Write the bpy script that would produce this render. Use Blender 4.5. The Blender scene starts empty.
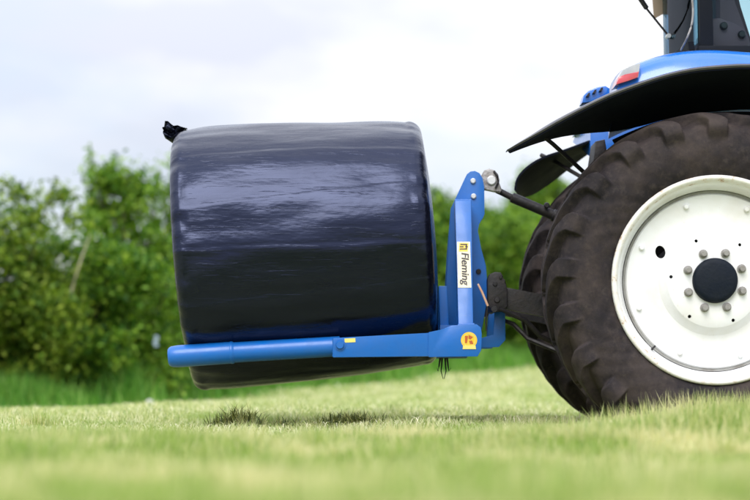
import bpy, bmesh, math, random
import numpy as np
from mathutils import Vector, Matrix, noise as mnoise

random.seed(7)
RNG = np.random.default_rng(11)
SC = bpy.context.scene
COL = SC.collection

# ------------------------------------------------------------------ camera
F_PX, HX, HY = 1854.0, 375.0, 375.0      # focal length in photo pixels, vanishing point of the depth direction
CAM_Y, CAM_Z = -9.0, 0.34
cam_d = bpy.data.cameras.new('camera')
cam = bpy.data.objects.new('camera', cam_d)
COL.objects.link(cam)
cam.location = (0, CAM_Y, CAM_Z)
cam.rotation_euler = (math.radians(90), 0, 0)
cam_d.sensor_fit = 'HORIZONTAL'
cam_d.sensor_width = 36.0
cam_d.lens = 36.0 * F_PX / 750.0
cam_d.shift_y = 125.0 / 750.0
cam_d.clip_start = 0.05
cam_d.clip_end = 3000
cam_d.dof.use_dof = True
cam_d.dof.focus_distance = 9.25
cam_d.dof.aperture_fstop = 1.6
SC.camera = cam

# ------------------------------------------------------------------ world and sun
SUN_EL, SUN_AZ = math.radians(48), math.radians(194)     # azimuth from +Y towards +X: behind and left of the camera
world = bpy.data.worlds.new('World')
SC.world = world
world.use_nodes = True
wt = world.node_tree
wt.nodes.clear()
w_out = wt.nodes.new('ShaderNodeOutputWorld')
w_bg = wt.nodes.new('ShaderNodeBackground')
w_sky = wt.nodes.new('ShaderNodeTexSky')
w_sky.sky_type = 'NISHITA'
w_sky.sun_disc = False
w_sky.sun_elevation = SUN_EL
w_sky.sun_rotation = SUN_AZ
w_co = wt.nodes.new('ShaderNodeTexCoord')
w_map = wt.nodes.new('ShaderNodeMapping')
w_map.inputs['Scale'].default_value = (1.0, 1.0, 2.6)
w_map.inputs['Location'].default_value = (1.35, 0.6, 0.1)
w_n = wt.nodes.new('ShaderNodeTexNoise')
w_n.inputs['Scale'].default_value = 3.4
w_n.inputs['Detail'].default_value = 8
w_n.inputs['Roughness'].default_value = 0.55
w_r = wt.nodes.new('ShaderNodeValToRGB')
w_r.color_ramp.elements[0].position = 0.33
w_r.color_ramp.elements[1].position = 0.55
w_n2 = wt.nodes.new('ShaderNodeTexNoise')
w_n2.inputs['Scale'].default_value = 4.5
w_n2.inputs['Detail'].default_value = 7
w_c = wt.nodes.new('ShaderNodeValToRGB')
w_c.color_ramp.elements[0].position = 0.40
w_c.color_ramp.elements[0].color = (6.7, 7.0, 8.0, 1)
w_c.color_ramp.elements[1].position = 0.58
w_c.color_ramp.elements[1].color = (9.1, 9.2, 9.6, 1)
w_pale = wt.nodes.new('ShaderNodeMixRGB')          # thin veil of high cloud over the blue
w_pale.inputs['Fac'].default_value = 0.62
w_pale.inputs[2].default_value = (7.6, 8.4, 10.0, 1)
w_mix = wt.nodes.new('ShaderNodeMixRGB')
L = wt.links.new
L(w_co.outputs['Generated'], w_map.inputs['Vector'])
L(w_map.outputs['Vector'], w_n.inputs['Vector'])
L(w_map.outputs['Vector'], w_n2.inputs['Vector'])
L(w_n.outputs['Fac'], w_r.inputs['Fac'])
L(w_n2.outputs['Fac'], w_c.inputs['Fac'])
L(w_sky.outputs['Color'], w_pale.inputs[1])
L(w_r.outputs['Color'], w_mix.inputs['Fac'])
L(w_pale.outputs['Color'], w_mix.inputs[1])
L(w_c.outputs['Color'], w_mix.inputs[2])
# an overcast sky is dimmest at the horizon and about three times brighter overhead
w_sep = wt.nodes.new('ShaderNodeSeparateXYZ')
L(w_co.outputs['Generated'], w_sep.inputs['Vector'])
w_mr = wt.nodes.new('ShaderNodeMapRange')
w_mr.inputs['From Min'].default_value = 0.0
w_mr.inputs['From Max'].default_value = 1.0
w_mr.inputs['To Min'].default_value = 0.90
w_mr.inputs['To Max'].default_value = 2.7
L(w_sep.outputs['Z'], w_mr.inputs['Value'])
w_mul = wt.nodes.new('ShaderNodeVectorMath')
w_mul.operation = 'SCALE'
L(w_mix.outputs['Color'], w_mul.inputs[0])
L(w_mr.outputs['Result'], w_mul.inputs['Scale'])
L(w_mul.outputs['Vector'], w_bg.inputs['Color'])
w_bg.inputs['Strength'].default_value = 0.1
L(w_bg.outputs['Background'], w_out.inputs['Surface'])

sun_d = bpy.data.lights.new('sun', 'SUN')
sun_d.energy = 2.6
sun_d.angle = math.radians(36)       # sun veiled by thin cloud
sun_d.color = (1.0, 0.95, 0.87)
sun = bpy.data.objects.new('sun', sun_d)
COL.objects.link(sun)
sdir = Vector((math.sin(SUN_AZ) * math.cos(SUN_EL), math.cos(SUN_AZ) * math.cos(SUN_EL), math.sin(SUN_EL)))
sun.rotation_euler = sdir.to_track_quat('Z', 'Y').to_euler()
sun.location = sdir * 30

SC.render.engine = 'CYCLES'
SC.view_settings.view_transform = 'Standard'
SC.view_settings.look = 'None'
SC.view_settings.exposure = 0.05
SC.view_settings.gamma = 1.0
SC.view_settings.use_curve_mapping = False

# ------------------------------------------------------------------ helpers
def P(px, py, D):
    """photo pixel at a known distance D from the camera -> world point"""
    return Vector(((px - HX) / F_PX * D, D + CAM_Y, CAM_Z + (HY - py) / F_PX * D))

def sstep(a, b, x):
    t = np.clip((x - a) / (b - a), 0, 1)
    return t * t * (3 - 2 * t)

def tag(o, label=None, cat=None, group=None, kind=None):
    if label: o['label'] = label
    if cat: o['category'] = cat
    if group: o['group'] = group
    if kind: o['kind'] = kind
    return o

def empty(name, loc, label, cat, group=None):
    o = bpy.data.objects.new(name, None)
    o.empty_display_size = 0.2
    COL.objects.link(o)
    o.location = loc
    bpy.context.view_layer.update()
    return tag(o, label, cat, group)

def link(name, me, mat, parent=None, smooth=None):
    """world-space mesh -> object; keeps world position when parented"""
    o = bpy.data.objects.new(name, me)
    COL.objects.link(o)
    if mat: me.materials.append(mat)
    if smooth is True:
        me.polygons.foreach_set('use_smooth', [True] * len(me.polygons))
    elif smooth is not None:
        me.polygons.foreach_set('use_smooth', [True] * len(me.polygons))
        me.set_sharp_from_angle(angle=math.radians(smooth))
    if parent:
        o.parent = parent
        off = Vector((0, 0, 0))
        q = parent
        while q:
            off += q.location
            q = q.parent
        o.location = -off
    return o

def recentre(o):
    """move the origin of a top-level mesh to its base centre"""
    me = o.data
    bb = np.array([v.co[:] for v in me.vertices])
    c = Vector(((bb[:, 0].min() + bb[:, 0].max()) / 2, (bb[:, 1].min() + bb[:, 1].max()) / 2, bb[:, 2].min()))
    me.transform(Matrix.Translation(-c))
    o.location = c
    return o

def bm_mesh(bm, name):
    bmesh.ops.recalc_face_normals(bm, faces=bm.faces)
    me = bpy.data.meshes.new(name)
    bm.to_mesh(me)
    bm.free()
    return me

def pyd(name, v, f):
    me = bpy.data.meshes.new(name)
    me.from_pydata([tuple(p) for p in v], [], f)
    me.update()
    return me

def hexa(name, c8, bevel=0.0, seg=2):
    """box from 8 corners: 0-3 front loop, 4-7 matching back loop"""
    bm = bmesh.new()
    vs = [bm.verts.new(p) for p in c8]
    for f in ((0, 1, 2, 3), (7, 6, 5, 4), (0, 4, 5, 1), (1, 5, 6, 2), (2, 6, 7, 3), (3, 7, 4, 0)):
        bm.faces.new([vs[i] for i in f])
    if bevel:
        bmesh.ops.bevel(bm, geom=list(bm.edges), offset=bevel, segments=seg, profile=0.6, affect='EDGES')
    return bm_mesh(bm, name)

def box(name, x0, x1, y0, y1, z0, z1, bevel=0.0):
    return hexa(name, [(x0, y0, z0), (x1, y0, z0), (x1, y0, z1), (x0, y0, z1),
                       (x0, y1, z0), (x1, y1, z0), (x1, y1, z1), (x0, y1, z1)], bevel)

def prism(name, pts, y0, y1, bevel=0.0, seg=2):
    """outline of (x, z) points extruded in depth from y0 to y1"""
    bm = bmesh.new()
    a = [bm.verts.new((x, y0, z)) for x, z in pts]
    b = [bm.verts.new((x, y1, z)) for x, z in pts]
    n = len(pts)
    bm.faces.new(a)
    bm.faces.new(list(reversed(b)))
    for i in range(n):
        j = (i + 1) % n
        bm.faces.new((a[i], b[i], b[j], a[j]))
    if bevel:
        es = [e for e in bm.edges if abs(e.verts[0].co.y - e.verts[1].co.y) < 1e-6]
        bmesh.ops.bevel(bm, geom=es, offset=bevel, segments=seg, profile=0.6, affect='EDGES')
    return bm_mesh(bm, name)

def pxz(pts, D):
    return [(P(x, y, D).x, P(x, y, D).z) for x, y in pts]

def tube(pts, radii, sides=10, cap=True):
    """swept tube; returns verts, faces"""
    pts = [Vector(p) for p in pts]
    if not hasattr(radii, '__len__'): radii = [radii] * len(pts)
    V, Fc = [], []
    up = Vector((0, 0, 1))
    for i, p in enumerate(pts):
        d = (pts[min(i + 1, len(pts) - 1)] - pts[max(i - 1, 0)]).normalized()
        ref = up if abs(d.z) < 0.95 else Vector((0, 1, 0))
        a = d.cross(ref).normalized()
        b = d.cross(a).normalized()
        for k in range(sides):
            t = 2 * math.pi * k / sides
            V.append(p + (a * math.cos(t) + b * math.sin(t)) * radii[i])
    n = len(pts)
    for i in range(n - 1):
        for k in range(sides):
            k2 = (k + 1) % sides
            Fc.append((i * sides + k, i * sides + k2, (i + 1) * sides + k2, (i + 1) * sides + k))
    if cap:
        Fc.append(tuple(range(sides - 1, -1, -1)))
        Fc.append(tuple((n - 1) * sides + k for k in range(sides)))
    return V, Fc

def tube_me(name, pts, radii, sides=12):
    v, f = tube(pts, radii, sides)
    bm = bmesh.new()
    me = pyd(name, v, f)
    bm.from_mesh(me)
    bpy.data.meshes.remove(me)
    return bm_mesh(bm, name)

def lathe_y(name, prof, cx, cy, cz, n=96, closed=False):
    """profile of (r, y) spun about an axis along Y through (cx, cz)"""
    V, Fc = [], []
    m = len(prof)
    for i in range(n):
        t = 2 * math.pi * i / n
        c, s = math.cos(t), math.sin(t)
        for r, y in prof:
            V.append((cx + r * c, cy + y, cz + r * s))
    for i in range(n):
        i2 = (i + 1) % n
        for k in range(m if closed else m - 1):
            k2 = (k + 1) % m
            Fc.append((i * m + k, i * m + k2, i2 * m + k2, i2 * m + k))
    me = pyd(name, V, Fc)
    bm = bmesh.new()
    bm.from_mesh(me)
    bpy.data.meshes.remove(me)
    bmesh.ops.remove_doubles(bm, verts=bm.verts, dist=1e-5)
    return bm_mesh(bm, name)

YC = 1.0        # centre plane of tractor, implement and bale
def mirrored(me):
    m = me.copy()
    for v in m.vertices:
        v.co.y = 2 * YC - v.co.y
    m.flip_normals()
    return m

def mesh_np(name, verts, quads=None, tris=None):
    me = bpy.data.meshes.new(name)
    me.vertices.add(len(verts))
    me.vertices.foreach_set('co', np.ascontiguousarray(verts, dtype=np.float32).ravel())
    nq = 0 if quads is None else len(quads)
    nt = 0 if tris is None else len(tris)
    loops = []
    if nq: loops.append(quads.ravel())
    if nt: loops.append(tris.ravel())
    loops = np.concatenate(loops).astype(np.int32)
    me.loops.add(len(loops))
    me.loops.foreach_set('vertex_index', loops)
    st = np.concatenate([np.arange(nq) * 4, nq * 4 + np.arange(nt) * 3]).astype(np.int32)
    me.polygons.add(nq + nt)
    me.polygons.foreach_set('loop_start', st)
    me.update(calc_edges=True)
    me.validate()
    return me

# ------------------------------------------------------------------ materials
def mat(name):
    m = bpy.data.materials.new(name)
    m.use_nodes = True
    nt = m.node_tree
    b = nt.nodes['Principled BSDF']
    return m, nt, b

def N(nt, t, **kw):
    n = nt.nodes.new(t)
    for k, v in kw.items():
        if k in n.inputs: n.inputs[k].default_value = v
        else: setattr(n, k, v)
    return n

def ramp(nt, src, stops):
    r = nt.nodes.new('ShaderNodeValToRGB')
    e = r.color_ramp.elements
    while len(e) < len(stops): e.new(0.5)
    for i, (p, c) in enumerate(stops):
        e[i].position = p
        e[i].color = (*c, 1) if len(c) == 3 else c
    nt.links.new(src, r.inputs['Fac'])
    return r.outputs['Color']

def mixc(nt, fac, a, b, blend='MIX'):
    m = nt.nodes.new('ShaderNodeMixRGB')
    m.blend_type = blend
    for sock, v in ((m.inputs[0], fac), (m.inputs[1], a), (m.inputs[2], b)):
        if hasattr(v, 'links'): nt.links.new(v, sock)
        elif hasattr(v, '__len__'): sock.default_value = (*v, 1)
        else: sock.default_value = v
    return m.outputs[0]

def simple(name, col, rough=0.5, metal=0.0, coat=0.0, dirt=None, dirt_amt=0.5, scale=8.0, bump=0.0, bscale=60.0):
    """plain surface with broad grime and fine roughness breakup"""
    m, nt, b = mat(name)
    co = N(nt, 'ShaderNodeTexCoord')
    n1 = N(nt, 'ShaderNodeTexNoise', Scale=scale, Detail=7.0, Roughness=0.62)
    nt.links.new(co.outputs['Object'], n1.inputs['Vector'])
    if dirt is None: dirt = tuple(c * 0.6 + 0.01 for c in col)
    fac = ramp(nt, n1.outputs['Fac'], [(0.42, (0, 0, 0)), (0.78, (dirt_amt,) * 3)])
    c = mixc(nt, fac, col, dirt)
    nt.links.new(c, b.inputs['Base Color'])
    rr = ramp(nt, n1.outputs['Fac'], [(0.3, (max(rough - 0.08, 0.02),) * 3), (0.75, (min(rough + 0.18, 1),) * 3)])
    nt.links.new(rr, b.inputs['Roughness'])
    b.inputs['Metallic'].default_value = metal
    b.inputs['Coat Weight'].default_value = coat
    b.inputs['Coat Roughness'].default_value = 0.12
    if bump:
        n2 = N(nt, 'ShaderNodeTexNoise', Scale=bscale, Detail=5.0)
        nt.links.new(co.outputs['Object'], n2.inputs['Vector'])
        bp = N(nt, 'ShaderNodeBump', Strength=bump, Distance=0.01)
        nt.links.new(n2.outputs['Fac'], bp.inputs['Height'])
        nt.links.new(bp.outputs['Normal'], b.inputs['Normal'])
    return m

M = {}
M['blue_steel'] = simple('blue_steel', (0.003, 0.128, 0.49), 0.34, coat=0.15, dirt=(0.02, 0.11, 0.36), dirt_amt=0.5, scale=9, bump=0.05)
M['blue_paint'] = simple('blue_paint', (0.004, 0.135, 0.56), 0.24, coat=0.8, dirt=(0.06, 0.14, 0.42), dirt_amt=0.35, scale=5)
M['black_plastic'] = simple('black_plastic', (0.010, 0.011, 0.016), 0.5, dirt=(0.03, 0.028, 0.028), dirt_amt=0.45, scale=6, bump=0.1, bscale=140)
M['sky_lit_plastic'] = simple('sky_lit_plastic', (0.085, 0.085, 0.105), 0.4, dirt=(0.16, 0.15, 0.14), dirt_amt=0.5, scale=9)  # black mudguard edge with sky light put into its grey
M['groove_grey'] = simple('groove_grey', (0.30, 0.30, 0.29), 0.7, dirt=(0.14, 0.12, 0.10), dirt_amt=0.8, scale=14)
M['under_plastic'] = simple('under_plastic', (0.004, 0.006, 0.013), 0.85, dirt=(0.009, 0.010, 0.014), dirt_amt=0.5, scale=7)
M['under_plastic'].node_tree.nodes['Principled BSDF'].inputs['Specular IOR Level'].default_value = 0.12
M['black_iron'] = simple('black_iron', (0.011, 0.010, 0.013), 0.5, metal=0.2, dirt=(0.035, 0.025, 0.02), dirt_amt=0.6, scale=14, bump=0.25, bscale=50)
M['grey_iron'] = simple('grey_iron', (0.33, 0.32, 0.32), 0.5, metal=0.4, dirt=(0.10, 0.06, 0.035), dirt_amt=0.85, scale=26, bump=0.3, bscale=60)
M['zinc'] = simple('zinc', (0.72, 0.73, 0.75), 0.35, metal=0.35, dirt=(0.4, 0.38, 0.35), dirt_amt=0.4, scale=30)
M['bolt_grey'] = simple('bolt_grey', (0.30, 0.29, 0.28), 0.5, metal=0.3, dirt=(0.16, 0.13, 0.11), dirt_amt=0.7, scale=40)
M['rust_rod'] = simple('rust_rod', (0.50, 0.27, 0.17), 0.6, dirt=(0.62, 0.52, 0.42), dirt_amt=0.7, scale=40)
M['cab_black'] = simple('cab_black', (0.004, 0.006, 0.011), 0.6, dirt=(0.010, 0.012, 0.016), dirt_amt=0.5, scale=6)
M['cab_black'].node_tree.nodes['Principled BSDF'].inputs['Specular IOR Level'].default_value = 0.15
M['navy_cap'] = simple('navy_cap', (0.003, 0.007, 0.016), 0.55, dirt=(0.012, 0.015, 0.02), dirt_amt=0.6, scale=20, bump=0.2, bscale=60)
M['navy_cap'].node_tree.nodes['Principled BSDF'].inputs['Specular IOR Level'].default_value = 0.2
M['sticker_cream'] = simple('sticker_cream', (0.78, 0.72, 0.52), 0.4, dirt=(0.6, 0.52, 0.34), dirt_amt=0.5, scale=20)
M['sticker_yellow'] = simple('sticker_yellow', (0.80, 0.52, 0.02), 0.4, dirt=(0.75, 0.6, 0.2), dirt_amt=0.5, scale=30)
M['sticker_pale'] = simple('sticker_pale', (0.78, 0.68, 0.18), 0.4)
M['ink'] = simple('ink', (0.025, 0.02, 0.03), 0.5)
M['ink_red'] = simple('ink_red', (0.50, 0.10, 0.02), 0.5)
M['red_lens'] = simple('red_lens', (0.55, 0.06, 0.08), 0.15, coat=0.8, dirt=(0.5, 0.14, 0.16), dirt_amt=0.4, scale=12)
M['clear_lens'] = simple('clear_lens', (0.42, 0.43, 0.46), 0.12, coat=0.8, dirt=(0.25, 0.28, 0.34), dirt_amt=0.6, scale=18)
M['seat_brown'] = simple('seat_brown', (0.085, 0.042, 0.06), 0.6, dirt=(0.12, 0.07, 0.085), dirt_amt=0.6, scale=10)
M['tan_card'] = simple('tan_card', (0.62, 0.45, 0.31), 0.7, dirt=(0.5, 0.36, 0.25), dirt_amt=0.6, scale=14)
M['bark'] = simple('bark', (0.10, 0.075, 0.05), 0.9, dirt=(0.18, 0.15, 0.11), dirt_amt=0.8, scale=12, bump=0.5, bscale=40)
M['dead_stem'] = simple('dead_stem', (0.42, 0.37, 0.27), 0.8, dirt=(0.25, 0.2, 0.14), dirt_amt=0.6, scale=9)
M['stone'] = simple('stone', (0.55, 0.54, 0.52), 0.85, dirt=(0.3, 0.3, 0.26), dirt_amt=0.7, scale=18, bump=0.5, bscale=40)
M['pale_blue'] = simple('pale_blue', (0.55, 0.68, 0.78), 0.45)

# glass: real transparent pane with reflections
def glass(name, tint, ior):
    m, nt, b = mat(name)
    tp = N(nt, 'ShaderNodeBsdfTransparent')
    tp.inputs['Color'].default_value = (*tint, 1)
    gl = N(nt, 'ShaderNodeBsdfGlossy')
    gl.inputs['Roughness'].default_value = 0.03
    gl.inputs['Color'].default_value = (0.9, 0.95, 1.0, 1)
    fr_ = N(nt, 'ShaderNodeFresnel', IOR=ior)
    mxg = N(nt, 'ShaderNodeMixShader')
    nt.links.new(fr_.outputs[0], mxg.inputs[0])
    nt.links.new(tp.outputs[0], mxg.inputs[1])
    nt.links.new(gl.outputs[0], mxg.inputs[2])
    nt.links.new(mxg.outputs[0], nt.nodes['Material Output'].inputs['Surface'])
    nt.nodes.remove(b)
    return m
M['cab_glass'] = glass('cab_glass', (0.80, 0.90, 0.92), 1.16)
M['dim_interior_glass'] = glass('dim_interior_glass', (0.42, 0.58, 0.64), 1.03)  # darker tint stands in for the dim cab interior behind the pane

# white wheel paint: rust creeps in from the outer edge
def wheel_paint():
    m, nt, b = mat('wheel_white')
    co = N(nt, 'ShaderNodeTexCoord')
    n1 = N(nt, 'ShaderNodeTexNoise', Scale=5.0, Detail=6.0, Roughness=0.6)
    n2 = N(nt, 'ShaderNodeTexNoise', Scale=38.0, Detail=8.0, Roughness=0.7)
    for n in (n1, n2): nt.links.new(co.outputs['Object'], n.inputs['Vector'])
    base = mixc(nt, ramp(nt, n1.outputs['Fac'], [(0.4, (0, 0, 0)), (0.75, (0.7,) * 3)]), (0.83, 0.84, 0.87), (0.68, 0.65, 0.60))
    spots = ramp(nt, n2.outputs['Fac'], [(0.64, (0, 0, 0)), (0.72, (0.75,) * 3)])
    c = mixc(nt, spots, base, (0.52, 0.44, 0.34))
    nt.links.new(c, b.inputs['Base Color'])
    b.inputs['Roughness'].default_value = 0.36
    b.inputs['Coat Weight'].default_value = 0.2
    return m
M['wheel_white'] = wheel_paint()
def rim_edge():
    m, nt, b = mat('rim_edge_worn')
    co = N(nt, 'ShaderNodeTexCoord')
    n2 = N(nt, 'ShaderNodeTexNoise', Scale=24.0, Detail=9.0, Roughness=0.72)
    nt.links.new(co.outputs['Object'], n2.inputs['Vector'])
    c = ramp(nt, n2.outputs['Fac'], [(0.42, (0.80, 0.80, 0.79)), (0.57, (0.74, 0.70, 0.64)), (0.63, (0.46, 0.31, 0.20)), (0.75, (0.22, 0.14, 0.09))])
    nt.links.new(c, b.inputs['Base Color'])
    b.inputs['Roughness'].default_value = 0.6
    return m
M['rim_edge'] = rim_edge()

def rubber():
    m, nt, b = mat('tyre_rubber')
    co = N(nt, 'ShaderNodeTexCoord')
    n1 = N(nt, 'ShaderNodeTexNoise', Scale=3.5, Detail=9.0, Roughness=0.68)
    n2 = N(nt, 'ShaderNodeTexNoise', Scale=30.0, Detail=7.0, Roughness=0.7)
    n3 = N(nt, 'ShaderNodeTexNoise', Scale=9.0, Detail=6.0, Roughness=0.6)
    for n in (n1, n2, n3): nt.links.new(co.outputs['Object'], n.inputs['Vector'])
    c = ramp(nt, n1.outputs['Fac'], [(0.34, (0.010, 0.009, 0.012)), (0.5, (0.025, 0.020, 0.022)), (0.66, (0.054, 0.041, 0.038))])
    c = mixc(nt, ramp(nt, n2.outputs['Fac'], [(0.5, (0, 0, 0)), (0.8, (0.6,) * 3)]), c, (0.08, 0.064, 0.056))
    c = mixc(nt, ramp(nt, n3.outputs['Fac'], [(0.5, (0, 0, 0)), (0.75, (0.55,) * 3)]), c, (0.014, 0.013, 0.017))
    nt.links.new(c, b.inputs['Base Color'])
    n4 = N(nt, 'ShaderNodeTexNoise', Scale=1.7, Detail=8.0, Roughness=0.7)
    nt.links.new(co.outputs['Object'], n4.inputs['Vector'])
    c = mixc(nt, ramp(nt, n4.outputs['Fac'], [(0.52, (0, 0, 0)), (0.66, (0.6,) * 3)]), c, (0.066, 0.051, 0.046))
    nt.links.new(c, b.inputs['Base Color'])
    b.inputs['Roughness'].default_value = 0.78
    b.inputs['Specular IOR Level'].default_value = 0.22
    bp = N(nt, 'ShaderNodeBump', Strength=0.35, Distance=0.006)
    nt.links.new(n2.outputs['Fac'], bp.inputs['Height'])
    nt.links.new(bp.outputs['Normal'], b.inputs['Normal'])
    return m
M['rubber'] = rubber()

def film():
    """stretched silage film: glossy black, fine pull lines along the bale axis"""
    m, nt, b = mat('silage_film')
    co = N(nt, 'ShaderNodeTexCoord')
    mp = N(nt, 'ShaderNodeMapping')
    mp.inputs['Scale'].default_value = (1.5, 26.0, 30.0)
    mp.inputs['Rotation'].default_value = (0, math.radians(3), 0)
    n1 = N(nt, 'ShaderNodeTexNoise', Scale=1.6, Detail=5.0, Roughness=0.6, Distortion=0.4)
    mp2 = N(nt, 'ShaderNodeMapping')
    mp2.inputs['Scale'].default_value = (0.9, 2.6, 2.6)
    n2 = N(nt, 'ShaderNodeTexNoise', Scale=2.4, Detail=4.0, Roughness=0.55)
    mp3 = N(nt, 'ShaderNodeMapping')
    mp3.inputs['Scale'].default_value = (3.2, 95.0, 95.0)
    n3 = N(nt, 'ShaderNodeTexNoise', Scale=1.0, Detail=3.0, Roughness=0.6)
    for mpp, n in ((mp, n1), (mp2, n2), (mp3, n3)):
        nt.links.new(co.outputs['Object'], mpp.inputs['Vector'])
        nt.links.new(mpp.outputs['Vector'], n.inputs['Vector'])
    ridge = ramp(nt, n1.outputs['Fac'], [(0.50, (0, 0, 0)), (0.56, (1, 1, 1)), (0.62, (0.15,) * 3)])
    fine = ramp(nt, n3.outputs['Fac'], [(0.63, (0, 0, 0)), (0.68, (1, 1, 1))])
    b.inputs['Base Color'].default_value = (0.0035, 0.004, 0.009, 1)
    b.inputs['IOR'].default_value = 1.51
    b.inputs['Specular Tint'].default_value = (0.45, 0.55, 1.0, 1)
    rr = ramp(nt, n2.outputs['Fac'], [(0.35, (0.20,) * 3), (0.65, (0.30,) * 3)])
    nt.links.new(rr, b.inputs['Roughness'])
    b.inputs['Coat Weight'].default_value = 0.12
    b.inputs['Coat IOR'].default_value = 1.5
    b.inputs['Coat Roughness'].default_value = 0.16
    b.inputs['Coat Tint'].default_value = (0.90, 0.93, 1.0, 1)
    b1 = N(nt, 'ShaderNodeBump', Strength=0.08, Distance=0.004)
    nt.links.new(ridge, b1.inputs['Height'])
    b2 = N(nt, 'ShaderNodeBump', Strength=0.2, Distance=0.05)
    nt.links.new(n2.outputs['Fac'], b2.inputs['Height'])
    nt.links.new(b2.outputs['Normal'], b1.inputs['Normal'])
    b3 = N(nt, 'ShaderNodeBump', Strength=0.3, Distance=0.003)
    nt.links.new(fine, b3.inputs['Height'])
    nt.links.new(b1.outputs['Normal'], b3.inputs['Normal'])
    nt.links.new(b3.outputs['Normal'], b.inputs['Normal'])
    nt.links.new(b3.outputs['Normal'], b.inputs['Coat Normal'])
    return m
M['film'] = film()

def worn_steel():
    m = M['blue_steel']; nt = m.node_tree; b = nt.nodes['Principled BSDF']
    src = b.inputs['Base Color'].links[0].from_socket
    co = N(nt, 'ShaderNodeTexCoord')
    mp = N(nt, 'ShaderNodeMapping')
    mp.inputs['Scale'].default_value = (9.0, 30.0, 60.0)
    n = N(nt, 'ShaderNodeTexNoise', Scale=1.3, Detail=8.0, Roughness=0.7)
    n2 = N(nt, 'ShaderNodeTexNoise', Scale=55.0, Detail=6.0, Roughness=0.7)
    nt.links.new(co.outputs['Object'], mp.inputs['Vector']); nt.links.new(mp.outputs['Vector'], n.inputs['Vector'])
    nt.links.new(co.outputs['Object'], n2.inputs['Vector'])
    c = mixc(nt, ramp(nt, n.outputs['Fac'], [(0.66, (0, 0, 0)), (0.70, (0.55,) * 3)]), src, (0.16, 0.22, 0.34))
    c = mixc(nt, ramp(nt, n2.outputs['Fac'], [(0.70, (0, 0, 0)), (0.74, (0.8,) * 3)]), c, (0.13, 0.08, 0.05))
    nt.links.new(c, b.inputs['Base Color'])
worn_steel()

def leafy(name, cols, patch=None, patch_scale=1.5, trans=0.35, rough=0.55, edge=(0.38, 0.64)):
    """leaf / blade: colour differs from blade to blade, partly see-through to light"""
    m, nt, b = mat(name)
    g = N(nt, 'ShaderNodeNewGeometry')
    n = len(cols)
    c = ramp(nt, g.outputs['Random Per Island'], [(i / max(n - 1, 1), cc) for i, cc in enumerate(cols)])
    if patch:
        nz = N(nt, 'ShaderNodeTexNoise', Scale=patch_scale, Detail=4.0, Roughness=0.6)
        nt.links.new(g.outputs['Position'], nz.inputs['Vector'])
        c = mixc(nt, ramp(nt, nz.outputs['Fac'], [(edge[0], (0, 0, 0)), (edge[1], (0.8,) * 3)]), c, patch)
    nt.links.new(c, b.inputs['Base Color'])
    b.inputs['Roughness'].default_value = rough
    b.inputs['Specular IOR Level'].default_value = 0.3
    tr = N(nt, 'ShaderNodeBsdfTranslucent')
    tc = mixc(nt, 1.0, c, (1.0, 1.05, 0.55), 'MULTIPLY')
    nt.links.new(tc, tr.inputs['Color'])
    mx = N(nt, 'ShaderNodeMixShader')
    mx.inputs[0].default_value = trans
    nt.links.new(b.outputs[0], mx.inputs[1])
    nt.links.new(tr.outputs[0], mx.inputs[2])
    nt.links.new(mx.outputs[0], nt.nodes['Material Output'].inputs['Surface'])
    return m
M['mown'] = leafy('mown_grass', [(0.13, 0.24, 0.04), (0.40, 0.48, 0.18), (0.64, 0.66, 0.38), (0.78, 0.75, 0.54), (0.84, 0.81, 0.64)],
                  patch=(0.33, 0.45, 0.13), patch_scale=1.5, trans=0.4, edge=(0.50, 0.62))
M['lush'] = leafy('foreground_grass', [(0.12, 0.25, 0.03), (0.26, 0.40, 0.07), (0.42, 0.52, 0.15), (0.70, 0.66, 0.38)],
                  patch=(0.80, 0.73, 0.48), patch_scale=2.1, trans=0.4, edge=(0.47, 0.59))
M['long'] = leafy('long_grass', [(0.04, 0.16, 0.015), (0.09, 0.28, 0.03), (0.17, 0.38, 0.05), (0.30, 0.46, 0.12)], trans=0.35)
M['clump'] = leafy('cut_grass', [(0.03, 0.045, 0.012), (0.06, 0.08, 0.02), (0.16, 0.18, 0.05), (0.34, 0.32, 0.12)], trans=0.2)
M['leaf_a'] = leafy('hedge_leaf', [(0.02, 0.075, 0.008), (0.065, 0.18, 0.014), (0.15, 0.30, 0.022), (0.29, 0.43, 0.045)], trans=0.3)
M['leaf_b'] = leafy('hedge_leaf_light', [(0.03, 0.10, 0.009), (0.09, 0.22, 0.016), (0.19, 0.34, 0.027), (0.33, 0.47, 0.07)], trans=0.35)
M['leaf_c'] = leafy('hedge_leaf_russet', [(0.028, 0.08, 0.009), (0.10, 0.20, 0.015), (0.20, 0.30, 0.028), (0.33, 0.42, 0.055)], trans=0.3)

def soil():
    m, nt, b = mat('field_turf')
    g = N(nt, 'ShaderNodeNewGeometry')
    n1 = N(nt, 'ShaderNodeTexNoise', Scale=0.6, Detail=6.0)
    n2 = N(nt, 'ShaderNodeTexNoise', Scale=45.0, Detail=6.0, Roughness=0.7)
    for n in (n1, n2): nt.links.new(g.outputs['Position'], n.inputs['Vector'])
    c = mixc(nt, ramp(nt, n1.outputs['Fac'], [(0.35, (0, 0, 0)), (0.65, (1, 1, 1))]), (0.38, 0.43, 0.15), (0.54, 0.53, 0.28))
    c = mixc(nt, ramp(nt, n2.outputs['Fac'], [(0.35, (0.8,) * 3), (0.6, (0, 0, 0))]), c, (0.07, 0.08, 0.025))
    nt.links.new(c, b.inputs['Base Color'])
    b.inputs['Roughness'].default_value = 0.95
    bp = N(nt, 'ShaderNodeBump', Strength=0.6, Distance=0.03)
    nt.links.new(n2.outputs['Fac'], bp.inputs['Height'])
    nt.links.new(bp.outputs['Normal'], b.inputs['Normal'])
    return m
M['turf'] = soil()

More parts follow.
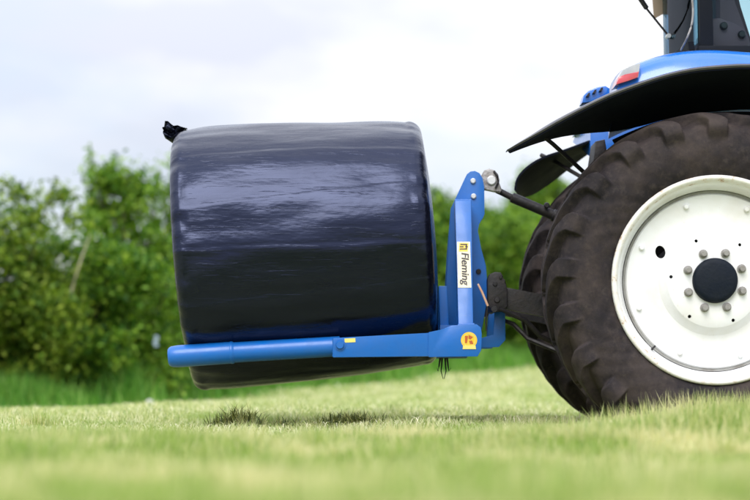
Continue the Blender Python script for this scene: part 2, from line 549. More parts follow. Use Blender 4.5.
# ------------------------------------------------------------------ ground
WX, WZ = (717 - HX) / F_PX * 9.0, CAM_Z + (HY - 280) / F_PX * 9.0     # rear axle
def gz(x, y):
    """ground height: nearly level field, wheel tracks, a low rise before the wheel, climbing to the far right"""
    x = np.asarray(x, float); y = np.asarray(y, float)
    D = y + 9.0
    z = 0.055 + 0.014 * np.sin(x * 1.7 + 0.6 * y) + 0.012 * np.sin(y * 2.1 - x * 0.8 + 1.0) + 0.006 * np.sin(5.3 * x + 3.1 * y)
    far = sstep(15, 39, D)
    z = z + 0.5 * far * sstep(-4.5, 3.5, x) - 0.22 * sstep(13, 21, D) * (1 - sstep(-5.0, 0.5, x))
    rise = np.exp(-((D - 7.4) / 0.75) ** 2) * sstep(0.2, 1.5, x) * 0.065
    z = z + rise
    for yc in (0.22, 2 * YC - 0.22):
        track = np.exp(-((y - yc) / 0.30) ** 4) * sstep(0.3, 1.0, x)
        z = z * (1 - track) + (-0.012) * track
    return z

def axis_pts(lo, hi, fine_lo, fine_hi, step, grow=1.16):
    a = list(np.arange(fine_lo, fine_hi + 1e-6, step))
    s = step
    while a[-1] < hi: s *= grow; a.append(a[-1] + s)
    s = step
    while a[0] > lo: s *= grow; a.insert(0, a[0] - s)
    return np.array(a)
gx = axis_pts(-900, 900, -3.2, 5.4, 0.06)
gy = axis_pts(-300, 1500, -6.5, 5.0, 0.06)
GX, GY = np.meshgrid(gx, gy, indexing='ij')
gv = np.stack([GX, GY, gz(GX, GY)], -1).reshape(-1, 3)
ii, jj = np.meshgrid(np.arange(len(gx) - 1), np.arange(len(gy) - 1), indexing='ij')
k0 = (ii * len(gy) + jj).ravel()
gq = np.stack([k0, k0 + len(gy), k0 + len(gy) + 1, k0 + 1], -1)
ground = link('ground', mesh_np('ground', gv, gq), M['turf'], smooth=True)
tag(ground, kind='structure')

# ------------------------------------------------------------------ grass
def blades(px, py, pz, h, w, lean, az=None):
    """five-point blades: a quad and a tip triangle each"""
    n = len(px)
    az = RNG.uniform(0, 2 * np.pi, n) if az is None else az
    fa = az + RNG.uniform(-1.2, 1.2, n) + np.pi / 2
    dx, dy = np.cos(az), np.sin(az)
    wx, wy = np.cos(fa) * w / 2, np.sin(fa) * w / 2
    base = np.stack([px, py, pz], -1)
    side = np.stack([wx, wy, np.zeros(n)], -1)
    up1 = h * 0.55 * np.cos(lean * 0.5); out1 = h * 0.55 * np.sin(lean * 0.5)
    up2 = up1 + h * 0.45 * np.cos(lean * 1.25); out2 = out1 + h * 0.45 * np.sin(lean * 1.25)
    mid = base + np.stack([dx * out1, dy * out1, up1], -1)
    tip = base + np.stack([dx * out2, dy * out2, np.maximum(up2, 0.004)], -1)
    V = np.stack([base - side, base + side, mid + side * 0.8, mid - side * 0.8, tip], 1).reshape(-1, 3)
    i = np.arange(n) * 5
    return V, np.stack([i, i + 1, i + 2, i + 3], -1), np.stack([i + 3, i + 2, i + 4], -1)

def scatter(n, D0, D1, spread, clump=0.0, power=1.0):
    u = RNG.uniform(0, 1, n)
    D = np.sqrt(D0 ** 2 + u ** power * (D1 ** 2 - D0 ** 2))
    x = RNG.uniform(-spread, spread, n) * D
    return x, D - 9.0

def patchy(x, y, s):
    return 0.5 + 0.25 * (np.sin(x * 3.1 * s + 1.3 * np.sin(y * 1.9 * s)) + np.sin(y * 2.7 * s + 1.7 * np.sin(x * 2.3 * s + 2.0)))

def in_tracks(x, y):
    m = np.zeros(len(x), bool)
    for yc in (0.22, 2 * YC - 0.22):
        m |= (np.abs(y - yc) < 0.24) & (x > WX - 0.32) & (x < WX + 0.32)
    return m

def grass_obj(name, parts, material, label, cat):
    Vs, Qs, Ts, off = [], [], [], 0
    for V, q, t in parts:
        Vs.append(V); Qs.append(q + off); Ts.append(t + off); off += len(V)
    o = link(name, mesh_np(name, np.concatenate(Vs), np.concatenate(Qs), np.concatenate(Ts)), material)
    tag(o, label, cat, kind='stuff')
    return o

# mown field from just before the wheel to the hedge
parts = []
for (n, D0, D1, spread, h0, h1, w) in ((145000, 7.2, 12.5, 0.33, 0.02, 0.055, 0.0045),
                                       (125000, 12.0, 24.0, 0.31, 0.03, 0.07, 0.009),
                                       (70000, 23.0, 46.0, 0.27, 0.05, 0.10, 0.02)):
    x, y = scatter(n, D0, D1, spread)
    keep = ~in_tracks(x, y)
    x, y = x[keep], y[keep]
    n = len(x)
    p = patchy(x, y, 1.0)
    lying = RNG.uniform(0, 1, n) < 0.4
    h = RNG.uniform(h0, h1, n) * (0.7 + 0.7 * p)
    lean = np.where(lying, RNG.uniform(1.0, 1.45, n), np.abs(RNG.normal(0.35, 0.3, n)))
    h = np.where(lying, h * 1.5, h)
    parts.append(blades(x, y, gz(x, y) - 0.004 + np.where(lying, 0.012, 0), h, w * RNG.uniform(0.6, 1.3, n), lean))
for _ in range(260):
    D = math.sqrt(random.uniform(8.2 ** 2, 17 ** 2)); cx = random.uniform(-.25, .25) * D
    n = random.randint(40, 110); r = random.uniform(0.03, 0.09)
    x = RNG.normal(cx, r, n); y = RNG.normal(D - 9, r * 0.8, n)
    keep = ~in_tracks(x, y); x, y = x[keep], y[keep]; n = len(x)
    parts.append(blades(x, y, gz(x, y) - 0.004, random.uniform(0.05, 0.11) * RNG.uniform(0.4, 1.1, n), 0.0055 * RNG.uniform(0.6, 1.3, n), np.abs(RNG.normal(0.5, 0.35, n))))
grass_obj('mown_grass', parts, M['mown'], 'pale short mown grass of the field under the bale and tractor', 'grass')

# longer uncut grass in front, close to the camera
parts = []
for (n, D0, D1, spread, h0, h1, w) in ((75000, 1.6, 4.6, 0.42, 0.05, 0.11, 0.004),
                                       (110000, 4.4, 7.6, 0.36, 0.045, 0.10, 0.0045)):
    x, y = scatter(n, D0, D1, spread)
    p = patchy(x, y, 1.5)
    h = RNG.uniform(h0, h1, len(x)) * (0.6 + 0.75 * p)
    parts.append(blades(x, y, gz(x, y) - 0.004, h, w * RNG.uniform(0.6, 1.4, len(x)), np.abs(RNG.normal(0.45, 0.35, len(x)))))
for _ in range(70):                         # scattered taller tufts near the camera
    D = random.uniform(2.6, 7.4); cx = random.uniform(-.27, .27) * D
    n = random.randint(60, 160); r = random.uniform(0.03, 0.09)
    x = RNG.normal(cx, r, n); y = RNG.normal(D - 9, r, n)
    parts.append(blades(x, y, gz(x, y) - 0.004, random.uniform(0.09, 0.15) * RNG.uniform(0.5, 1.1, n), 0.005 * RNG.uniform(0.6, 1.4, n), np.abs(RNG.normal(0.45, 0.3, n))))
# taller tussocks before the tractor wheel
for (cx, D, n, r, hh) in ((1.30, 8.15, 900, 0.22, 0.15), (1.52, 8.3, 1500, 0.2, 0.20), (1.80, 8.2, 1300, 0.26, 0.19), (1.05, 8.0, 600, 0.2, 0.10),
                          (2.1, 8.1, 900, 0.3, 0.14), (1.15, 6.9, 1000, 0.4, 0.13), (1.55, 6.6, 1000, 0.4, 0.13), (-1.62, 8.9, 260, 0.08, 0.12),
                          (-0.2, 6.6, 700, 0.3, 0.11), (-0.75, 5.8, 700, 0.3, 0.11)):
    x = RNG.normal(cx, r * 0.6, n); y = RNG.normal(D - 9, r * 0.45, n)
    parts.append(blades(x, y, gz(x, y) - 0.004, hh * RNG.uniform(0.5, 1.15, n), 0.005 * RNG.uniform(0.6, 1.3, n), np.abs(RNG.normal(0.35, 0.28, n))))
grass_obj('foreground_grass', parts, M['lush'], 'longer soft green grass in the foreground, uncut tufts before the wheel', 'grass')

# hedge line on the ground: oblique, nearer at the left
def hedge_pt(x):
    return x, 22.0 + 1.94 * (x + 4.45) - 9.0
hdir = np.array([1.0, 1.94]); hdir /= np.linalg.norm(hdir)
hnor = np.array([hdir[1], -hdir[0]])          # towards the camera side
n = 80000
t = RNG.uniform(-7.5, 7.5, n)
hx, hy = hedge_pt(t)
off = np.where(RNG.uniform(0, 1, n) < 0.7, 0.65 + np.abs(RNG.normal(0, 0.5, n)), RNG.uniform(-1.2, 0.6, n)) + 0.12 * np.sin(t * 3.3) + 0.1 * np.sin(t * 7.1)
x = hx + hnor[0] * off; y = hy + hnor[1] * off
p = patchy(x, y, 1.3)
h = RNG.uniform(0.25, 0.62, n) * (0.5 + 0.9 * p) * np.clip(1.25 - 0.45 * (off - 0.55), 0.35, 1)
parts = [blades(x, y, gz(x, y) - 0.01, h, 0.014 * RNG.uniform(0.6, 1.4, n), np.abs(RNG.normal(0.35, 0.25, n)))]
grass_obj('long_grass', parts, M['long'], 'tall dark green grass growing along the foot of the hedge', 'grass')

# dark heaps of cut grass lying under the bale
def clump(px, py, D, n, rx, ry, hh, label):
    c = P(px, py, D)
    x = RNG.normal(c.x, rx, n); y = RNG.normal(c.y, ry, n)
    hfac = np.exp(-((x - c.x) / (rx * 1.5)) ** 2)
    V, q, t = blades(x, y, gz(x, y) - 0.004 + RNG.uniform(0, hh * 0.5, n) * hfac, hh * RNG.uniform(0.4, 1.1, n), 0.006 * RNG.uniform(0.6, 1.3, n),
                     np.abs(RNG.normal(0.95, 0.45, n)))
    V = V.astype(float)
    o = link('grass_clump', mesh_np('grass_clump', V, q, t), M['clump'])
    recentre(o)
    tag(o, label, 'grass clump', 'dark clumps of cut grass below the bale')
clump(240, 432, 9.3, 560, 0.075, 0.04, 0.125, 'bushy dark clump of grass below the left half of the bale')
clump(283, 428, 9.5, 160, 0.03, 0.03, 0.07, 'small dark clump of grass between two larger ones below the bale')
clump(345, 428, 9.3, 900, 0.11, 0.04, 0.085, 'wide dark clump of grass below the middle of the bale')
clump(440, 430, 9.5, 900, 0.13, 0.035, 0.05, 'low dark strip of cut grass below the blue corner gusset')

# ------------------------------------------------------------------ hedge: bushes and young trees
def leaf_cloud(cent, sig, per, size, flat=0.75):
    """leaf quads gathered round clump centres"""
    nC = len(cent)
    idx = np.repeat(np.arange(nC), per)
    n = len(idx)
    pos = cent[idx] + RNG.normal(0, 1, (n, 3)) * sig[idx][:, None] * np.array([1, 1, flat])
    nrm = RNG.normal(0, 1, (n, 3)) + np.array([0, 0, 0.9])
    nrm /= np.linalg.norm(nrm, axis=1)[:, None]
    a = np.cross(nrm, RNG.normal(0, 1, (n, 3))); a /= np.linalg.norm(a, axis=1)[:, None]
    b = np.cross(nrm, a)
    s = size * RNG.uniform(0.6, 1.3, n)[:, None]
    V = np.stack([pos - a * s, pos + b * s * 0.55, pos + a * s, pos - b * s * 0.55], 1).reshape(-1, 3)
    i = np.arange(n) * 4
    return V, np.stack([i, i + 1, i + 2, i + 3], -1)

def bush(name, x, w, dpt, hgt, nclump, per, leaf, label, cat, group, shoots=6, shoot_len=0.5, low=0.35, off=0.0, slim=1.0, size=0.042, density_top=1.0):
    bx, by = hedge_pt(x)
    bx += hnor[0] * off; by += hnor[1] * off
    bz = float(gz(bx, by))
    root = empty(name, (bx, by, bz), label, cat, group)
    # clump centres: uneven dome
    cs = []
    lob = [(random.uniform(-0.5, 0.5) * w, random.uniform(-0.4, 0.4) * dpt, random.uniform(0.45, 0.82) * hgt, random.uniform(0.28, 0.5)) for _ in range(7)]
    mx_, my_ = sum(l[0] for l in lob) / 7, sum(l[1] for l in lob) / 7
    lob = [(a - mx_, b - my_, c_, d_) for a, b, c_, d_ in lob]
    for _ in range(int(nclump * (0.75 if slim >= 1 else 0.3))):      # skirt of foliage down to the ground
        cs.append((random.uniform(-0.7, 0.7) * w, random.uniform(-0.5, 0.5) * dpt, random.uniform(0.12, 0.5 if slim >= 1 else 0.4) * hgt))
    for _ in range(nclump):
        lx, ly, lz, lr = random.choice(lob)
        th, ph = random.uniform(0, 2 * math.pi), math.acos(random.uniform(-1, 1))
        r = random.uniform(0.55, 1.0) ** 0.5
        cx = lx + r * lr * w * math.sin(ph) * math.cos(th)
        cy = ly + r * lr * dpt * math.sin(ph) * math.sin(th)
        cz = lz + r * lr * hgt * 0.55 * math.cos(ph)
        if cz < low * 0.6: cz = random.uniform(low * 0.6, hgt * 0.6)
        if cz > hgt: cz = hgt - random.uniform(0, 0.3)
        cs.append((cx, cy, cz))
    cs = np.array(cs)
    # thin towards the top for slim trees
    if slim < 1:
        k = 1 - (1 - slim) * np.clip(cs[:, 2] / hgt, 0, 1)
        cs[:, 0] *= k; cs[:, 1] *= k
    sig = RNG.uniform(0.05, 0.135, len(cs)) * (0.8 + 0.25 * w)
    per_a = np.maximum((per * RNG.uniform(0.5, 1.3, len(cs)) * (1 - (1 - density_top) * np.clip(cs[:, 2] / hgt, 0, 1))).astype(int), 3)
    V, q = leaf_cloud(cs, sig, per_a, size)
    allV, allQ = [V], [q]
    stems = []
    for _ in range(shoots):                       # upright shoots that break the outline
        sx, sy = random.uniform(-0.55, 0.55) * w, random.uniform(-0.4, 0.4) * dpt
        z0 = hgt * random.uniform(0.68, 0.88); ln = shoot_len * random.uniform(0.4, 1.1)
        ex, ey = sx + random.uniform(-.15, .15), sy + random.uniform(-.15, .15)
        m = 9
        f = np.linspace(0, 1, m)
        c = np.stack([sx + (ex - sx) * f, sy + (ey - sy) * f, z0 + ln * f], -1)
        V2, q2 = leaf_cloud(c, 0.06 * (1.25 - f), np.maximum((20 * (1.15 - f)).astype(int), 4), size * 0.85)
        allQ.append(q2 + sum(len(a) for a in allV)); allV.append(V2)
        stems.append([Vector((sx * 0.6, sy * 0.6, z0 * 0.6)), Vector((sx, sy, z0)), Vector((ex, ey, z0 + ln))])
    Vw = np.concatenate(allV) + np.array([bx, by, bz])
    link('crown', mesh_np('crown', Vw, np.concatenate(allQ)), leaf, root)
    # trunk and limbs
    tv, tf = [], []
    def add(pts, rad):
        v, f = tube([p + Vector((bx, by, bz)) for p in pts], rad, 6)
        o = len(tv)
        tv.extend(v); tf.extend([tuple(i + o for i in ff) for ff in f])
    nst = 3 if slim >= 1 else 1
    tops = []
    for s in range(nst):
        a = Vector((random.uniform(-.12, .12) * nst, random.uniform(-.1, .1) * nst, -0.05))
        m1 = a + Vector((random.uniform(-.15, .15), random.uniform(-.15, .15), hgt * 0.35))
        m2 = m1 + Vector((random.uniform(-.2, .2), random.uniform(-.2, .2), hgt * 0.4))
        add([a, m1, m2], [0.055, 0.04, 0.018]); tops += [m1, m2]
    for c in random.sample(list(cs), min(12, len(cs))):
        s = random.choice(tops); e = Vector(c)
        add([s, (s + e) / 2 + Vector((0, 0, 0.08)), e], [0.02, 0.013, 0.005])
    for st in stems: add(st, [0.012, 0.009, 0.004])
    link('trunk', pyd('trunk', tv, tf), M['bark'], root, smooth=True)
    return root

G = 'bushes and young trees of the hedge'
LA, LB, LC = M['leaf_a'], M['leaf_b'], M['leaf_c']
# x on the hedge line, width, depth, height ...
bush('hedge_bush', -5.6, 1.6, 1.3, 3.1, 150, 95, LA, 'hedge bush at the very left edge of the photo, half cut off', 'bush', G, 8, 0.5)
bush('hedge_bush', -4.62, 1.5, 1.3, 2.95, 200, 95, LC, 'hedge bush with russet tinged shoots in front of the left sky edge', 'bush', G, 10, 0.55)
bush('hedge_bush', -4.05, 1.4, 1.3, 2.2, 180, 95, LA, 'low dark hedge bush where the skyline dips, left of the tallest tree', 'bush', G, 8, 0.5, off=0.3)
bush('hedge_bush', -3.72, 1.3, 1.2, 1.85, 160, 95, LB, 'low yellow green hedge bush at the foot of the tallest tree', 'bush', G, 5, 0.3, off=0.5)
bush('young_tree', -3.18, 0.95, 0.9, 3.55, 110, 75, LB, 'tallest bright green young tree rising above the hedge left of the bale', 'tree', G, 12, 0.45, slim=0.55, density_top=0.75, off=-0.2)
bush('hedge_bush', -3.15, 1.3, 1.2, 2.2, 190, 95, LA, 'dense hedge bush just left of the bale, below the tall trees', 'bush', G, 6, 0.3, off=0.35)
bush('young_tree', -2.62, 0.8, 0.8, 3.45, 70, 75, LB, 'slender young tree close to the upper left edge of the bale', 'tree', G, 12, 0.5, slim=0.5, density_top=0.75, off=-0.1)
bush('hedge_bush', -2.35, 1.4, 1.2, 2.8, 170, 85, LC, 'hedge bush half hidden behind the left edge of the bale', 'bush', G, 6, 0.4)
for xx, lb in ((-1.5, 'left of three hedge bushes hidden behind the black wrapped bale'), (-0.6, 'middle of three hedge bushes hidden behind the black wrapped bale'), (0.3, 'right of three hedge bushes hidden behind the black wrapped bale')):
    bush('hedge_bush', xx, 1.7, 1.4, 2.7, 60, 45, LA, lb, 'bush', G, 5, 0.4)
bush('hedge_bush', 1.05, 1.6, 1.4, 3.2, 190, 85, LA, 'hedge bush between the right edge of the bale and the blue headstock', 'bush', G, 8, 0.4, size=0.05)
bush('hedge_bush', 1.85, 1.6, 1.4, 3.05, 210, 85, LB, 'light green hedge bush seen right of the blue headstock', 'bush', G, 8, 0.5, size=0.05)
bush('hedge_bush', 2.35, 1.5, 1.4, 2.3, 190, 85, LA, 'low dark hedge bush seen above the black lower link', 'bush', G, 5, 0.3, size=0.05, off=0.5)
bush('hedge_bush', 2.75, 1.6, 1.4, 3.1, 200, 85, LB, 'hedge bush seen between the top link and the far mudguard', 'bush', G, 10, 0.6, size=0.05)
bush('young_tree', 3.35, 1.2, 1.1, 4.1, 120, 75, LB, 'thin topped young tree behind the far black mudguard', 'tree', G, 12, 0.6, slim=0.6, density_top=0.75, size=0.05)
bush('hedge_bush', 3.75, 1.7, 1.4, 3.0, 190, 85, LA, 'hedge bush just left of the big tyre, partly behind it', 'bush', G, 8, 0.5, size=0.05)
for xx, lb in ((4.7, 'hedge bush hidden behind the big rear tyre'), (5.7, 'hedge bush hidden behind the white wheel disc'), (6.7, 'hedge bush past the right edge, hidden behind the tractor')):
    bush('hedge_bush', xx, 1.8, 1.5, 3.1, 60, 45, LA, lb, 'bush', G, 6, 0.5, size=0.05)

# pale bare stem leaning in the hedge, small pale blue patch and stone at its foot
Ds = 21.5
o = link('bare_stem', tube_me('bare_stem', [P(62, 330, Ds), P(72, 290, Ds), P(80, 262, Ds), P(90, 235, Ds + .1)], [0.016, 0.013, 0.010, 0.006], 7), M['dead_stem'], smooth=True)
recentre(o); tag(o, 'pale bare stem leaning among the leaves left of the tallest tree', 'stem')
bm = bmesh.new()
bmesh.ops.create_icosphere(bm, subdivisions=2, radius=0.055)
for v in bm.verts:
    v.co *= 1 + 0.25 * mnoise.noise(v.co * 14)
    v.co.z *= 0.7
c = P(150, 396, 21.0)
for v in bm.verts: v.co += Vector((c.x, c.y, float(gz(c.x, c.y)) + 0.09))
o = link('stone', bm_mesh(bm, 'stone'), M['stone'], smooth=True); recentre(o)
tag(o, 'small pale stone lying at the edge of the tall grass left of the bale', 'stone')
c = P(156, 341, 22.2)
bm = bmesh.new()
vs = []
for i in range(7):
    for j in range(4):
        vs.append(bm.verts.new((c.x + (j - 1.5) * 0.016 + 0.010 * math.sin(i * 1.3), c.y + 0.02 * math.sin(i + j * 1.7), c.z + (3 - i) * 0.022)))
for i in range(6):
    for j in range(3):
        bm.faces.new((vs[i * 4 + j], vs[i * 4 + j + 1], vs[i * 4 + j + 5], vs[i * 4 + j + 4]))
bmesh.ops.solidify(bm, geom=list(bm.faces), thickness=0.004)
o = link('pale_patch', bm_mesh(bm, 'pale_patch'), M['pale_blue'], smooth=True); recentre(o)
tag(o, 'small pale blue patch at the hedge foot above the blue tine tip', 'scrap')

# ------------------------------------------------------------------ wrapped bale
def make_bale():
    DB = 10.0
    cl = (P(172, 130, DB) + P(195, 393, DB)) / 2
    cr = (P(421, 121, DB) + P(441, 364, DB)) / 2
    Rl, Rr = 0.705, 0.655
    ax = (cr - cl); Lh = ax.length; ax.normalize()
    side = Vector((0, 1, 0)); up = ax.cross(side) * -1
    if up.z < 0: up = -up
    na = 520
    V = []
    # profile along the axis: flat-ish ends, rounded shoulders
    prof = []
    for k in range(14): prof.append((-0.035 * (1 - (k / 13) ** 2) + 0.012, k / 13 * 0.915))
    for k in range(1, 14):
        a = k / 14 * math.pi / 2
        prof.append((0.012 + 0.06 * (1 - math.cos(a)), 0.915 + 0.085 * math.sin(a)))
    mid = [(0.074 + (Lh - 0.148) * k / 60, 1.0) for k in range(61)]
    right = [(Lh - s, r) for s, r in reversed(prof)]
    prof = prof + mid + right
    m = len(prof)
    for i in range(na):
        t = 2 * math.pi * i / na
        c, s = math.cos(t), math.sin(t)
        for k, (ss, rr) in enumerate(prof):
            f = min(max(ss / Lh, 0), 1)
            R = Rl + (Rr - Rl) * f
            q = Vector((ss * 1.2, c * 1.6, s * 1.6))
            d = 0.016 * mnoise.noise(q * 1.3 + Vector((3, 1, 7))) + 0.005 * mnoise.noise(q * 3.4) + 0.004 * mnoise.noise(Vector((ss * 1.5, c * 9, s * 9)))
            ec = min(ss, Lh - ss)
            d += -0.016 * math.exp(-(max(ec, 0) / 0.13) ** 2) * (1 + 0.9 * mnoise.noise(Vector((c * 4 + (7 if f > .5 else 0), s * 4, 1))))
            d += 0.012 * math.exp(-((f - 0.5) / 0.42) ** 2)
            # overlapping film bands: small steps running along the bale
            for (ph, sl, wd) in ((0.35, 0.10, 0.9), (0.95, -0.07, 0.7), (1.6, 0.06, 0.8), (2.35, 0.04, 0.6), (2.75, -0.12, 0.7), (3.15, 0.08, 0.5), (3.5, -0.05, 0.6), (4.1, 0.05, 0.8), (5.2, -0.06, 0.8)):
                u = (t - math.pi * 0.0 - ph - sl * (f - 0.5) - 0.012 * mnoise.noise(Vector((ss * 5, ph, 0)))) % (2 * math.pi)
                if u < wd: d += 0.0035 * min(u / 0.015, 1) * (1 - u / wd)
            # slumps a little over the two tines
            d -= 0.02 * math.exp(-((s + 0.74) / 0.12) ** 2)
            r = (R * rr + d * min(rr * 1.4, 1)) if rr > 0 else 0
            # folds of film gathered over the two ends
            if ss < 0.09 or ss > Lh - 0.09:
                r += 0.012 * rr * mnoise.noise(Vector((c * 9, s * 9, ss * 5)))
            V.append(cl + ax * ss + side * (c * r) + up * (s * r))
    Fc = []
    for i in range(na):
        i2 = (i + 1) % na
        for k in range(m - 1):
            Fc.append((i * m + k, i * m + k + 1, i2 * m + k + 1, i2 * m + k))
    me = pyd('wrapped_body', V, Fc)
    bm = bmesh.new(); bm.from_mesh(me); bpy.data.meshes.remove(me)
    bmesh.ops.remove_doubles(bm, verts=bm.verts, dist=1e-4)
    base = (cl + cr) / 2 - Vector((0, 0, 0.69))
    root = empty('silage_bale', base, 'round silage bale tightly wrapped in shiny black plastic film, held on the blue tines', 'bale')
    link('wrapped_body', bm_mesh(bm, 'wrapped_body'), M['film'], root, smooth=True)
    # torn tail of film sticking up at the top left corner
    bm = bmesh.new()
    nu, nv = 9, 7
    c0 = P(176, 134, 9.98)
    grid = []
    outline = [(187, 128, 186, 129), (182, 126.5, 182, 131), (178, 125.5, 178, 135), (174, 126, 174.5, 140), (171, 123.5, 171.5, 142), (168, 121, 168, 140), (165.5, 121.5, 165, 138), (164, 124, 163, 135), (163.5, 128, 163, 132)]
    for i, (x0, y0, x1, y1) in enumerate(outline):
        row = []
        for j in range(nv):
            f = j / (nv - 1)
            p = P(x0 + (x1 - x0) * f, y0 + (y1 - y0) * f, 9.97)
            p.y += 0.03 * math.sin(i * 1.9 + j * 1.2) + 0.035 * math.sin(j * 2.3)
            row.append(bm.verts.new(p))
        grid.append(row)
    for i in range(len(outline) - 1):
        for j in range(nv - 1):
            bm.faces.new((grid[i][j], grid[i][j + 1], grid[i + 1][j + 1], grid[i + 1][j]))
    bmesh.ops.solidify(bm, geom=list(bm.faces), thickness=0.012)
    link('film_tail', bm_mesh(bm, 'film_tail'), M['film'], root, smooth=True)['label'] = 'twisted loose tail of black film at the top corner'
    # wisps of dry stalk hanging below the right end
    for k, (a, b_, c_) in enumerate(((442, 441, 443), (445, 446, 444), (440, 438, 437), (447, 449, 451))):
        y0 = 358
        link('hanging_stalk', tube_me('hanging_stalk', [P(a, y0, 9.62), P((a + b_) / 2, y0 + 8, 9.62), P(b_, y0 + 13, 9.61), P(c_, y0 + (21 if k < 2 else 10), 9.61)], [0.006, 0.004, 0.003, 0.0015], 5), M['black_iron'], root)
    return root
make_bale()

# ------------------------------------------------------------------ bale handler
DT = 9.5
handler = empty('bale_handler', (P(470, 350, 10).x, YC, P(470, 352, DT).z), 'blue steel bale handler with long tines, carrying the black bale behind the tractor', 'bale handler')
BS = M['blue_steel']
def both(name, me, material, smooth=None, label=None, parent=None):
    a = link(name, me, material, parent or handler, smooth)
    m2 = mirrored(me); m2.materials.clear()
    b = link(name, m2, material, parent or handler, smooth)
    if label: a['label'] = label
    return a, b
rt = 0.0555
t0, t1, t2 = P(168.5, 357, DT), P(232, 352.6, DT), P(340, 346.3, DT)
d = (t1 - t0).normalized()
both('tine', tube_me('tine', [t0, t0 + d * 0.006, t0 + d * 0.018, t0 + d * 0.05, t1 - d * 0.012, t1 + d * 0.012, t2], [rt * 0.72, rt * 0.86, rt * 0.96, rt * 1.02, rt * 1.02, rt * 0.95, rt * 0.93], 40), BS, 35, 'round blue steel tine reaching under the bale')
both('weld_seam', tube_me('weld_seam', [t1 - d * 0.012, t1 - d * 0.004, t1 + d * 0.004, t1 + d * 0.014], [rt * 0.99, rt * 1.05, rt * 1.05, rt * 0.94], 40), BS, 40)
arm = [(333, 338), (380, 335.5), (428, 333), (441, 330.5), (452, 326.5), (476, 325), (480, 328), (481, 334), (480.5, 350), (477, 355.5), (428, 356.3), (333, 357.5)]
both('arm', prism('arm', pxz(arm, DT - 0.062), DT - 9.062, DT - 8.938, 0.006), BS, 30)
gus = [(428.8, 332.3), (441, 329.7), (452, 325.6), (476.5, 324.2), (480.8, 327.5), (481.8, 334), (481.3, 350), (477.6, 356.4), (428.8, 357.1)]
both('gusset_plate', prism('gusset_plate', pxz(gus, DT - 0.07), DT - 9.07, DT - 9.0635, 0.0015), BS, 30)
bc = P(340, 345, DT - 0.062)
both('tine_bolt', lathe_y('tine_bolt', [(0, -0.016), (0.018, -0.016), (0.021, -0.012), (0.021, -0.004), (0.029, -0.004), (0.029, 0.004)], bc.x, bc.y, bc.z, 24), BS, 35)

# leaning legs of the A shaped headstock
def leg_pt(f, side, back):
    Dl = (DT - 0.05) + (9.82 - DT) * f
    px = (458.5 + (454.8 - 458.5) * f, 473.5 + (471.3 - 473.5) * f)[side]
    py = 330 + (200 - 330) * f
    p = P(px, py, Dl)
    if back: p.y += 0.10
    return p
leg8 = [leg_pt(0, 0, 0), leg_pt(0, 1, 0), leg_pt(1, 1, 0), leg_pt(1, 0, 0), leg_pt(0, 0, 1), leg_pt(0, 1, 1), leg_pt(1, 1, 1), leg_pt(1, 0, 1)]
legs = both('leg', hexa('leg', leg8, 0.007), BS, 30)
plate = [(465, 178), (467, 174), (470.5, 171.3), (475, 170.8), (479.5, 173), (482.6, 178), (484.3, 187), (484.6, 214), (482.5, 219), (478.5, 224), (477.2, 231), (481, 248), (486, 266), (487.5, 285), (486, 306), (482, 330), (445, 332), (445.5, 300), (448.5, 250), (452.4, 205)]
both('headstock_plate', prism('headstock_plate', pxz(plate, 9.89), 0.89, 0.905, 0.003), BS, 30)
for (px, py, r) in ((473, 181, 0.0145), (473.5, 196.3, 0.0145)):  # two pale round ends showing on the headstock plate
    c = P(px, py, 9.89)
    link('pale_rod', lathe_y('pale_rod', [(0, -0.012), (r * 0.7, -0.012), (r, -0.008), (r, 0.22), (0, 0.22)], c.x, c.y, c.z, 24), M['zinc'], handler, 35)
c = P(478.5, 271.5, 9.89)
link('plate_bolt', lathe_y('plate_bolt', [(0, -0.01), (0.012, -0.01), (0.014, -0.006), (0.014, 0.22), (0, 0.22)], c.x, c.y, c.z, 20), M['black_iron'], handler, 35)
def weld(a, b2, r=0.006):
    n_ = max(int((b2 - a).length / 0.012), 3)
    pts = [a.lerp(b2, k / n_) for k in range(n_ + 1)]
    both('weld_bead', tube_me('weld_bead', pts, [r * (1.0 if k % 2 else 0.72) for k in range(n_ + 1)], 8), BS, 60)
weld(P(457.8, 325.2, DT - 0.058), P(474.3, 324.2, DT - 0.058))
weld(leg8[3] + Vector((0, 0.01, 0)), leg8[2] + Vector((0, 0.01, 0)))
weld(P(428.6, 333.2, DT - 0.064), P(428.6, 356, DT - 0.064), 0.004)
weld(P(333.4, 339, DT - 0.05), P(333.4, 356.5, DT - 0.05), 0.006)
# cross beam tying both arms, and upright stops the bale rests against
p0, p1 = P(452, 330, DT), P(477, 352, DT)
link('cross_beam', box('cross_beam', p0.x, p1.x, DT - 8.93, 2 * YC - (DT - 8.93), p1.z + 0.003, p0.z, 0.008), BS, handler, 30)
a, b_ = P(438.5, 286, 9.68), P(447, 333, 9.68)
both('bale_stop', hexa('bale_stop', [P(440.5, 336, 9.68), P(449.5, 336, 9.68), P(447, 286, 9.68), P(438.5, 286, 9.68)] + [v + Vector((0, 0.06, 0)) for v in (P(440.5, 336, 9.68), P(449.5, 336, 9.68), P(447, 286, 9.68), P(438.5, 286, 9.68))], 0.004), BS, 30)
p = pxz([(440, 325), (460, 325), (460, 339), (440, 339)], 9.66)
both('stop_foot', prism('stop_foot', p, 0.66, 0.76, 0.003), BS, 30)
